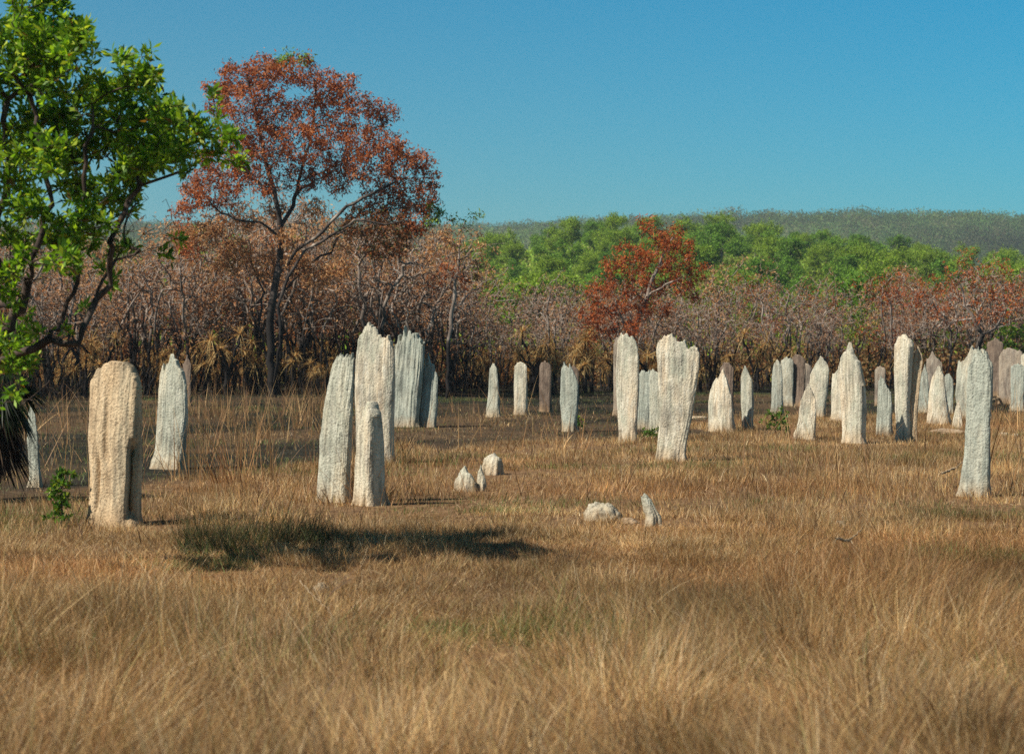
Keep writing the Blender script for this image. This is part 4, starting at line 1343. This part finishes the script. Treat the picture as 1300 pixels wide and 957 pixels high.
# ------------------------------------------------------------------ grass
SHADE_GREEN = np.array([0.10, 0.125, 0.035])
def blades(name, n, y0, y1, hfun, wfun, nseg, colfun, seed, clump=0.0, lean=(.1, .5), xfun=None, mask=None, margin=1.22, per=38, share=.72, flow=.42, bendy=1.0):
    rng = np.random.default_rng(seed)
    y = np.sqrt(y0 ** 2 + (y1 ** 2 - y0 ** 2) * rng.random(n))
    n = int(n * 1.5) if y1 < 25 else int(n * 1.12)            # room for a step to the side
    y = np.sqrt(y0 ** 2 + (y1 ** 2 - y0 ** 2) * rng.random(n))
    x = rng.uniform(-1, 1, n) * (.25 * 1.12 * y + 3.0)
    if clump > 0:
        nc = max(1, int(n / per))
        cy = np.sqrt(y0 ** 2 + (y1 ** 2 - y0 ** 2) * rng.random(nc))
        cx = rng.uniform(-1, 1, nc) * (.25 * 1.12 * cy + 3.0)
        cr = rng.uniform(.05, .16, nc) * clump
        ch = rng.uniform(.45, 1.3, nc)
        ca = rng.uniform(0, 6.28, nc)
        ci = rng.integers(0, nc, n)
        use = rng.random(n) < share
        off = rng.normal(0, 1, (n, 2)) * cr[ci][:, None]
        x = np.where(use, cx[ci] + off[:, 0], x)
        y = np.where(use, cy[ci] + off[:, 1], y)
        hm = np.where(use, ch[ci], 1.0)
        outx = np.where(use, off[:, 0] / (cr[ci] + .02), 0) * .5 + np.cos(ca[ci]) * .25
        outy = np.where(use, off[:, 1] / (cr[ci] + .02), 0) * .5 + np.sin(ca[ci]) * .25
        tone = np.where(use, rng.uniform(.6, 1.35, nc)[ci], 1.0)
    else:
        hm, outx, outy, tone = np.ones(n), np.zeros(n), np.zeros(n), np.ones(n)
    keep = np.ones(n, bool) if mask is None else rng.random(n) < mask(x, y)
    keep &= y > 3.5
    x, y, hm, outx, outy, tone = (q[keep] for q in (x, y, hm, outx, outy, tone))
    n = len(x)
    h = hfun(x, y) * hm * rng.uniform(.45, 1.2, n)
    w = wfun(y) * rng.uniform(.6, 1.2, n) * np.where(rng.random(n) < .06, 1.9, 1.0)
    az = rng.uniform(0, 6.28, n)
    ln = rng.uniform(*lean, n)
    dx = np.cos(az) * ln + outx * .5
    dy = np.sin(az) * ln + outy * .5
    fl_ = .18 + flow * tall_zone(x, y)
    dx += fl_ * noise3(x / .75, y / 1.1, 0, 41) * 1.3; dy += fl_ * noise3(x / .75, y / 1.1, 4, 42)
    L = np.sqrt(dx ** 2 + dy ** 2 + 1)
    bend = np.minimum(rng.uniform(0.0, .9, n) ** 1.5 * bendy, 1.1)
    bz = gz(x, y) - .01
    va = rng.uniform(0, np.pi, n)
    sx, sy = np.cos(va), np.sin(va) * .6
    levels = []
    for k in range(nseg + 1):
        t = k / nseg
        px_ = x + dx / L * h * (t + bend * t * t)
        py_ = y + dy / L * h * (t + bend * t * t)
        pz_ = bz + h / L * (t - .55 * bend * t * t * np.minimum(1, ln * 1.5 + .3))
        ww = w * (1 - t * .85) * .5
        if k < nseg:
            levels.append(np.stack([px_ - sx * ww, py_ - sy * ww, pz_], 1))
            levels.append(np.stack([px_ + sx * ww, py_ + sy * ww, pz_], 1))
        else:
            levels.append(np.stack([px_, py_, pz_], 1))
    V = np.stack(levels, 1)
    m = V.shape[1]
    b = np.arange(n)[:, None] * m
    Q = [np.stack([b + 2 * k, b + 2 * k + 1, b + 2 * k + 3, b + 2 * k + 2], -1).reshape(-1, 4) for k in range(nseg - 1)]
    Tt = np.stack([b + m - 3, b + m - 2, b + m - 1], -1).reshape(-1, 3)
    col = colfun(x, y, rng) * tone[:, None]
    o = mesh_np(name, V.reshape(-1, 3), Q + [Tt], M_grass, color=np.repeat(col, m, 0))
    o["kind"] = "stuff"
    return o

DRY = np.array([(0.46, 0.27, 0.105), (0.56, 0.385, 0.18), (0.31, 0.165, 0.07), (0.64, 0.50, 0.30), (0.15, 0.09, 0.05), (0.36, 0.29, 0.11)])
def dry_col(x, y, rng):
    n = len(x)
    f = fbm(x / 1.3, y / 2.2, 0, 51, 3)
    g = fbm(x / 4.0, y / 3.0, 0, 52, 3)
    idx = rng.choice(6, n, p=[.26, .22, .20, .11, .14, .07])
    c = DRY[idx] * rng.uniform(.8, 1.2, (n, 1))
    c = c * (1 + .5 * f)[:, None]
    red = sstep(0, .5, g)[:, None]
    c = c * (1 - red * .6) + c * np.array([.95, .74, .62]) * red * .6
    # greener short sward in hollows
    gr = sstep(.12, .55, fbm(x / 2.6, y / 1.7, 3, 53, 3)) * sstep(10, 15, y) * (1 - sstep(36, 52, y))
    isg = rng.random(n) < gr * .55
    c[isg] = np.array([0.13, 0.17, 0.045]) * rng.uniform(.6, 1.5, (isg.sum(), 1))
    return np.clip(c, .01, .9)
def burnt_col(x, y, rng):
    n = len(x)
    C = np.array([(0.018, 0.017, 0.015), (0.07, 0.08, 0.03), (0.11, 0.15, 0.04), (0.22, 0.16, 0.08), (.035, .033, .025)])
    c = C[rng.choice(5, n, p=[.46, .15, .11, .02, .26])] * rng.uniform(.7, 1.3, (n, 1))
    g = sstep(.0, .45, fbm(x / 2.5, y / 3.5, 0, 55, 3))
    k = rng.random(n) < g * .7
    c[k] = np.array([0.15, 0.19, 0.05]) * rng.uniform(.5, 1.4, (k.sum(), 1))
    g = sstep(.1, .5, fbm(x / 3.5, y / 3.0, 0, 56, 3))
    k = rng.random(n) < g * .12
    c[k] = np.array([0.30, 0.20, 0.10]) * rng.uniform(.5, 1.3, (k.sum(), 1))
    return c

def tall_zone(x, y):
    """where the grass stands high: the near belt, with a hollow of short sward behind it"""
    px = 650 + 2600 * x / y
    edge = np.interp(px, [0, 200, 330, 600, 750, 900, 1050, 1170, 1300], [15.5, 15, 12.6, 12.3, 14, 15.5, 16, 19, 16.5])
    return 1 - sstep(-1.4, 1.2, y - edge + 1.6 * noise3(x / 1.2, y / 1.6, 0, 61))
def h_near(x, y):
    return .13 + .26 * tall_zone(x, y) + .10 * fbm(x / .9, y / .9, 0, 62, 2)
def h_mid(x, y):
    return .15 + .16 * fbm(x / 1.6, y / 2.2, 0, 63, 3) + .22 * tall_zone(x, y)

def tussock_col(x, y, rng):
    c = dry_col(x, y, rng)
    k = sstep(-.3, .4, noise3(x / .8, y / .8, 0, 87))[:, None]
    return c * (.75 + .55 * k) + np.array([.05, .045, .03]) * k
gapm = lambda x, y: np.clip(.35 + 1.5 * sstep(-.35, .25, fbm(x / .6, y / .8, 0, 66, 2)), 0, 1)
blades("dry_grass", 190000, 5.0, 21.5, lambda x, y: .45 * h_near(x, y) + .05, lambda y: .0042 + .0001 * y, 3, dry_col, 71, 1.5, (.3, 1.6))
blades("dry_grass", 230000, 5.0, 21.5, lambda x, y: h_near(x, y) * (.9 + .8 * noise3(x / .7, y / .9, 0, 65)), lambda y: .0036 + .0001 * y, 6, dry_col, 78, 2.3, (.05, .5), per=110, share=.97, mask=gapm, bendy=1.5)
blades("grass_tussocks", 60000, 7.5, 24.0, lambda x, y: .16 + .42 * tall_zone(x, y), lambda y: .0038 + .0001 * y, 6, tussock_col, 86, 1.9, (.05, .6), per=330, share=1.0, flow=.25, bendy=1.4)
blades("dry_grass", 90000, 5.0, 21.5, lambda x, y: .75 * h_near(x, y) + .08, lambda y: .0042 + .0001 * y, 6, dry_col, 79, 3.0, (.9, 2.6), per=70, share=.9, bendy=1.3, mask=gapm)
blades("dry_grass", 420000, 20.5, 56.0, h_mid, lambda y: .0045 + .00012 * y, 2, dry_col, 72, 1.2, (.05, .5), mask=lambda x, y: np.clip(1 - 1.7 * burnt_mask(x, y), .02, 1))
blades("dry_grass", 120000, 50.0, 76.0, lambda x, y: .17 + 0 * x, lambda y: .006 + .00012 * y, 2, dry_col, 73, 1.5, (.05, .5), mask=lambda x, y: np.clip(1 - 1.7 * burnt_mask(x, y), .02, 1))
blades("burnt_grass", 380000, 26.0, 92.0, lambda x, y: .08 + .07 * fbm(x / 1.2, y / 1.2, 0, 64, 2), lambda y: .005 + .00015 * y, 2, burnt_col, 74, 1.5, (.1, .8), mask=lambda x, y: burnt_mask(x, y))

def litter_col(x, y, rng):
    C = np.array([(0.62, 0.47, 0.27), (0.50, 0.34, 0.17), (0.70, 0.58, 0.38), (0.30, 0.19, 0.10)])
    return C[rng.choice(4, len(x), p=[.3, .35, .15, .2])] * rng.uniform(.8, 1.15, (len(x), 1))
blades("straw_litter", 70000, 12.0, 46.0, lambda x, y: .20 + 0 * x, lambda y: .006 + .00012 * y, 3, litter_col, 88, 2.6, (2.2, 7.0), per=24, share=.85, flow=.2, bendy=.5,
       mask=lambda x, y: (1 - burnt_mask(x, y)) * sstep(-.25, .35, fbm(x / 1.8, y / 1.8, 0, 89, 3)))
def weed_col(x, y, rng):
    return np.array([(0.09, 0.05, 0.03)]) * rng.uniform(.5, 1.8, (len(x), 1))
blades("dark_weed_stalks", 2600, 9.0, 42.0, lambda x, y: .50 + 0 * x, lambda y: .007 + .0001 * y, 4, weed_col, 90, 1.0, (.05, .5), per=7, share=.9,
       mask=lambda x, y: (1 - burnt_mask(x, y)) * np.interp(650 + 2600 * x / y, [0, 250, 450, 600], [.4, 1, .8, .3]))

def stalk_mask(x, y):
    px = 650 + 2600 * x / y
    a = np.interp(px, [0, 180, 260, 400, 480, 700, 900, 1100, 1300], [.15, .25, 1, 1, .25, .12, .10, .2, .3])
    return a * sstep(0.0, .5, fbm(x / 1.6, y / 2.2, 0, 81, 2) + .25) * np.interp(px, [420, 520], [1, .25]) ** burnt_mask(x, y)
def stalk_col(x, y, rng):
    C = np.array([(0.42, 0.23, 0.10), (0.52, 0.33, 0.15), (0.24, 0.13, 0.07)])
    return C[rng.choice(3, len(x), p=[.45, .3, .25])] * rng.uniform(.8, 1.2, (len(x), 1))
blades("tall_dry_stalks", 22000, 26.0, 60.0, lambda x, y: 1.05 + 0 * x, lambda y: .010 + .0001 * y, 3, stalk_col, 75, 1.0, (0, .18), mask=stalk_mask)
# dark green tussocks, and stalks leaning on the low stub
def tuss_mask(x, y):
    px = 650 + 2600 * x / y
    return sstep(215, 250, px) * (1 - sstep(380, 470, px)) * sstep(18.6, 19.2, y) * (1 - sstep(20.3, 21.2, y)) * sstep(-.2, .2, noise3(x / .35, y / .35, 0, 83))
def tuss_col(x, y, rng):
    C = np.array([(0.07, 0.09, 0.03), (0.12, 0.14, 0.04), (0.26, 0.17, 0.08), (.05, .05, .025)])
    return C[rng.choice(4, len(x))] * rng.uniform(.8, 1.2, (len(x), 1))
blades("green_tussocks", 80000, 18.4, 21.4, lambda x, y: .40 + 0 * x, lambda y: .006 + 0 * y, 4, tuss_col, 84, 1.3, (.1, .6), mask=tuss_mask)
def stub_mask(x, y):
    px = 650 + 2600 * x / y
    return sstep(436, 446, px) * (1 - sstep(500, 540, px)) * sstep(24.6, 25.2, y) * (1 - sstep(26.4, 26.9, y))
blades("tall_dry_stalks", 9000, 24.0, 27.0, lambda x, y: .85 + 0 * x, lambda y: .008 + 0 * y, 4, stalk_col, 85, 1.0, (.05, .45), mask=stub_mask)
def rank_mask(x, y):
    return tall_zone(x, y) * sstep(-.1, .5, noise3(x / .8, y / .8, 0, 82) + .2)
blades("tall_dry_stalks", 14000, 6.0, 22.0, lambda x, y: .62 + 0 * x, lambda y: .0045 + 0 * y, 5, dry_col, 76, 2.2, (.1, .7), mask=rank_mask)

# ------------------------------------------------------------------ haze: the air between here and the far ridge
def haze():
    m, n, l = new_mat("pale_air")
    pv = N(n, "ShaderNodeVolumePrincipled")
    pv.inputs["Color"].default_value = (0.80, 0.90, 1.0, 1)
    pv.inputs["Density"].default_value = 0.00022
    pv.inputs["Anisotropy"].default_value = 0.2
    out = N(n, "ShaderNodeOutputMaterial")
    l.new(pv.outputs[0], out.inputs["Volume"])
    x, y0, y1, z0, z1 = 4600, -60, 5100, -8, 135
    v = np.array([(a, b, c) for c in (z0, z1) for b in (y0, y1) for a in (-x, x)], float)
    f = np.array([(0, 2, 3, 1), (4, 5, 7, 6), (0, 1, 5, 4), (2, 6, 7, 3), (0, 4, 6, 2), (1, 3, 7, 5)])
    o = mesh_np("haze", v, [f], m)
    o["kind"] = "stuff"
haze()
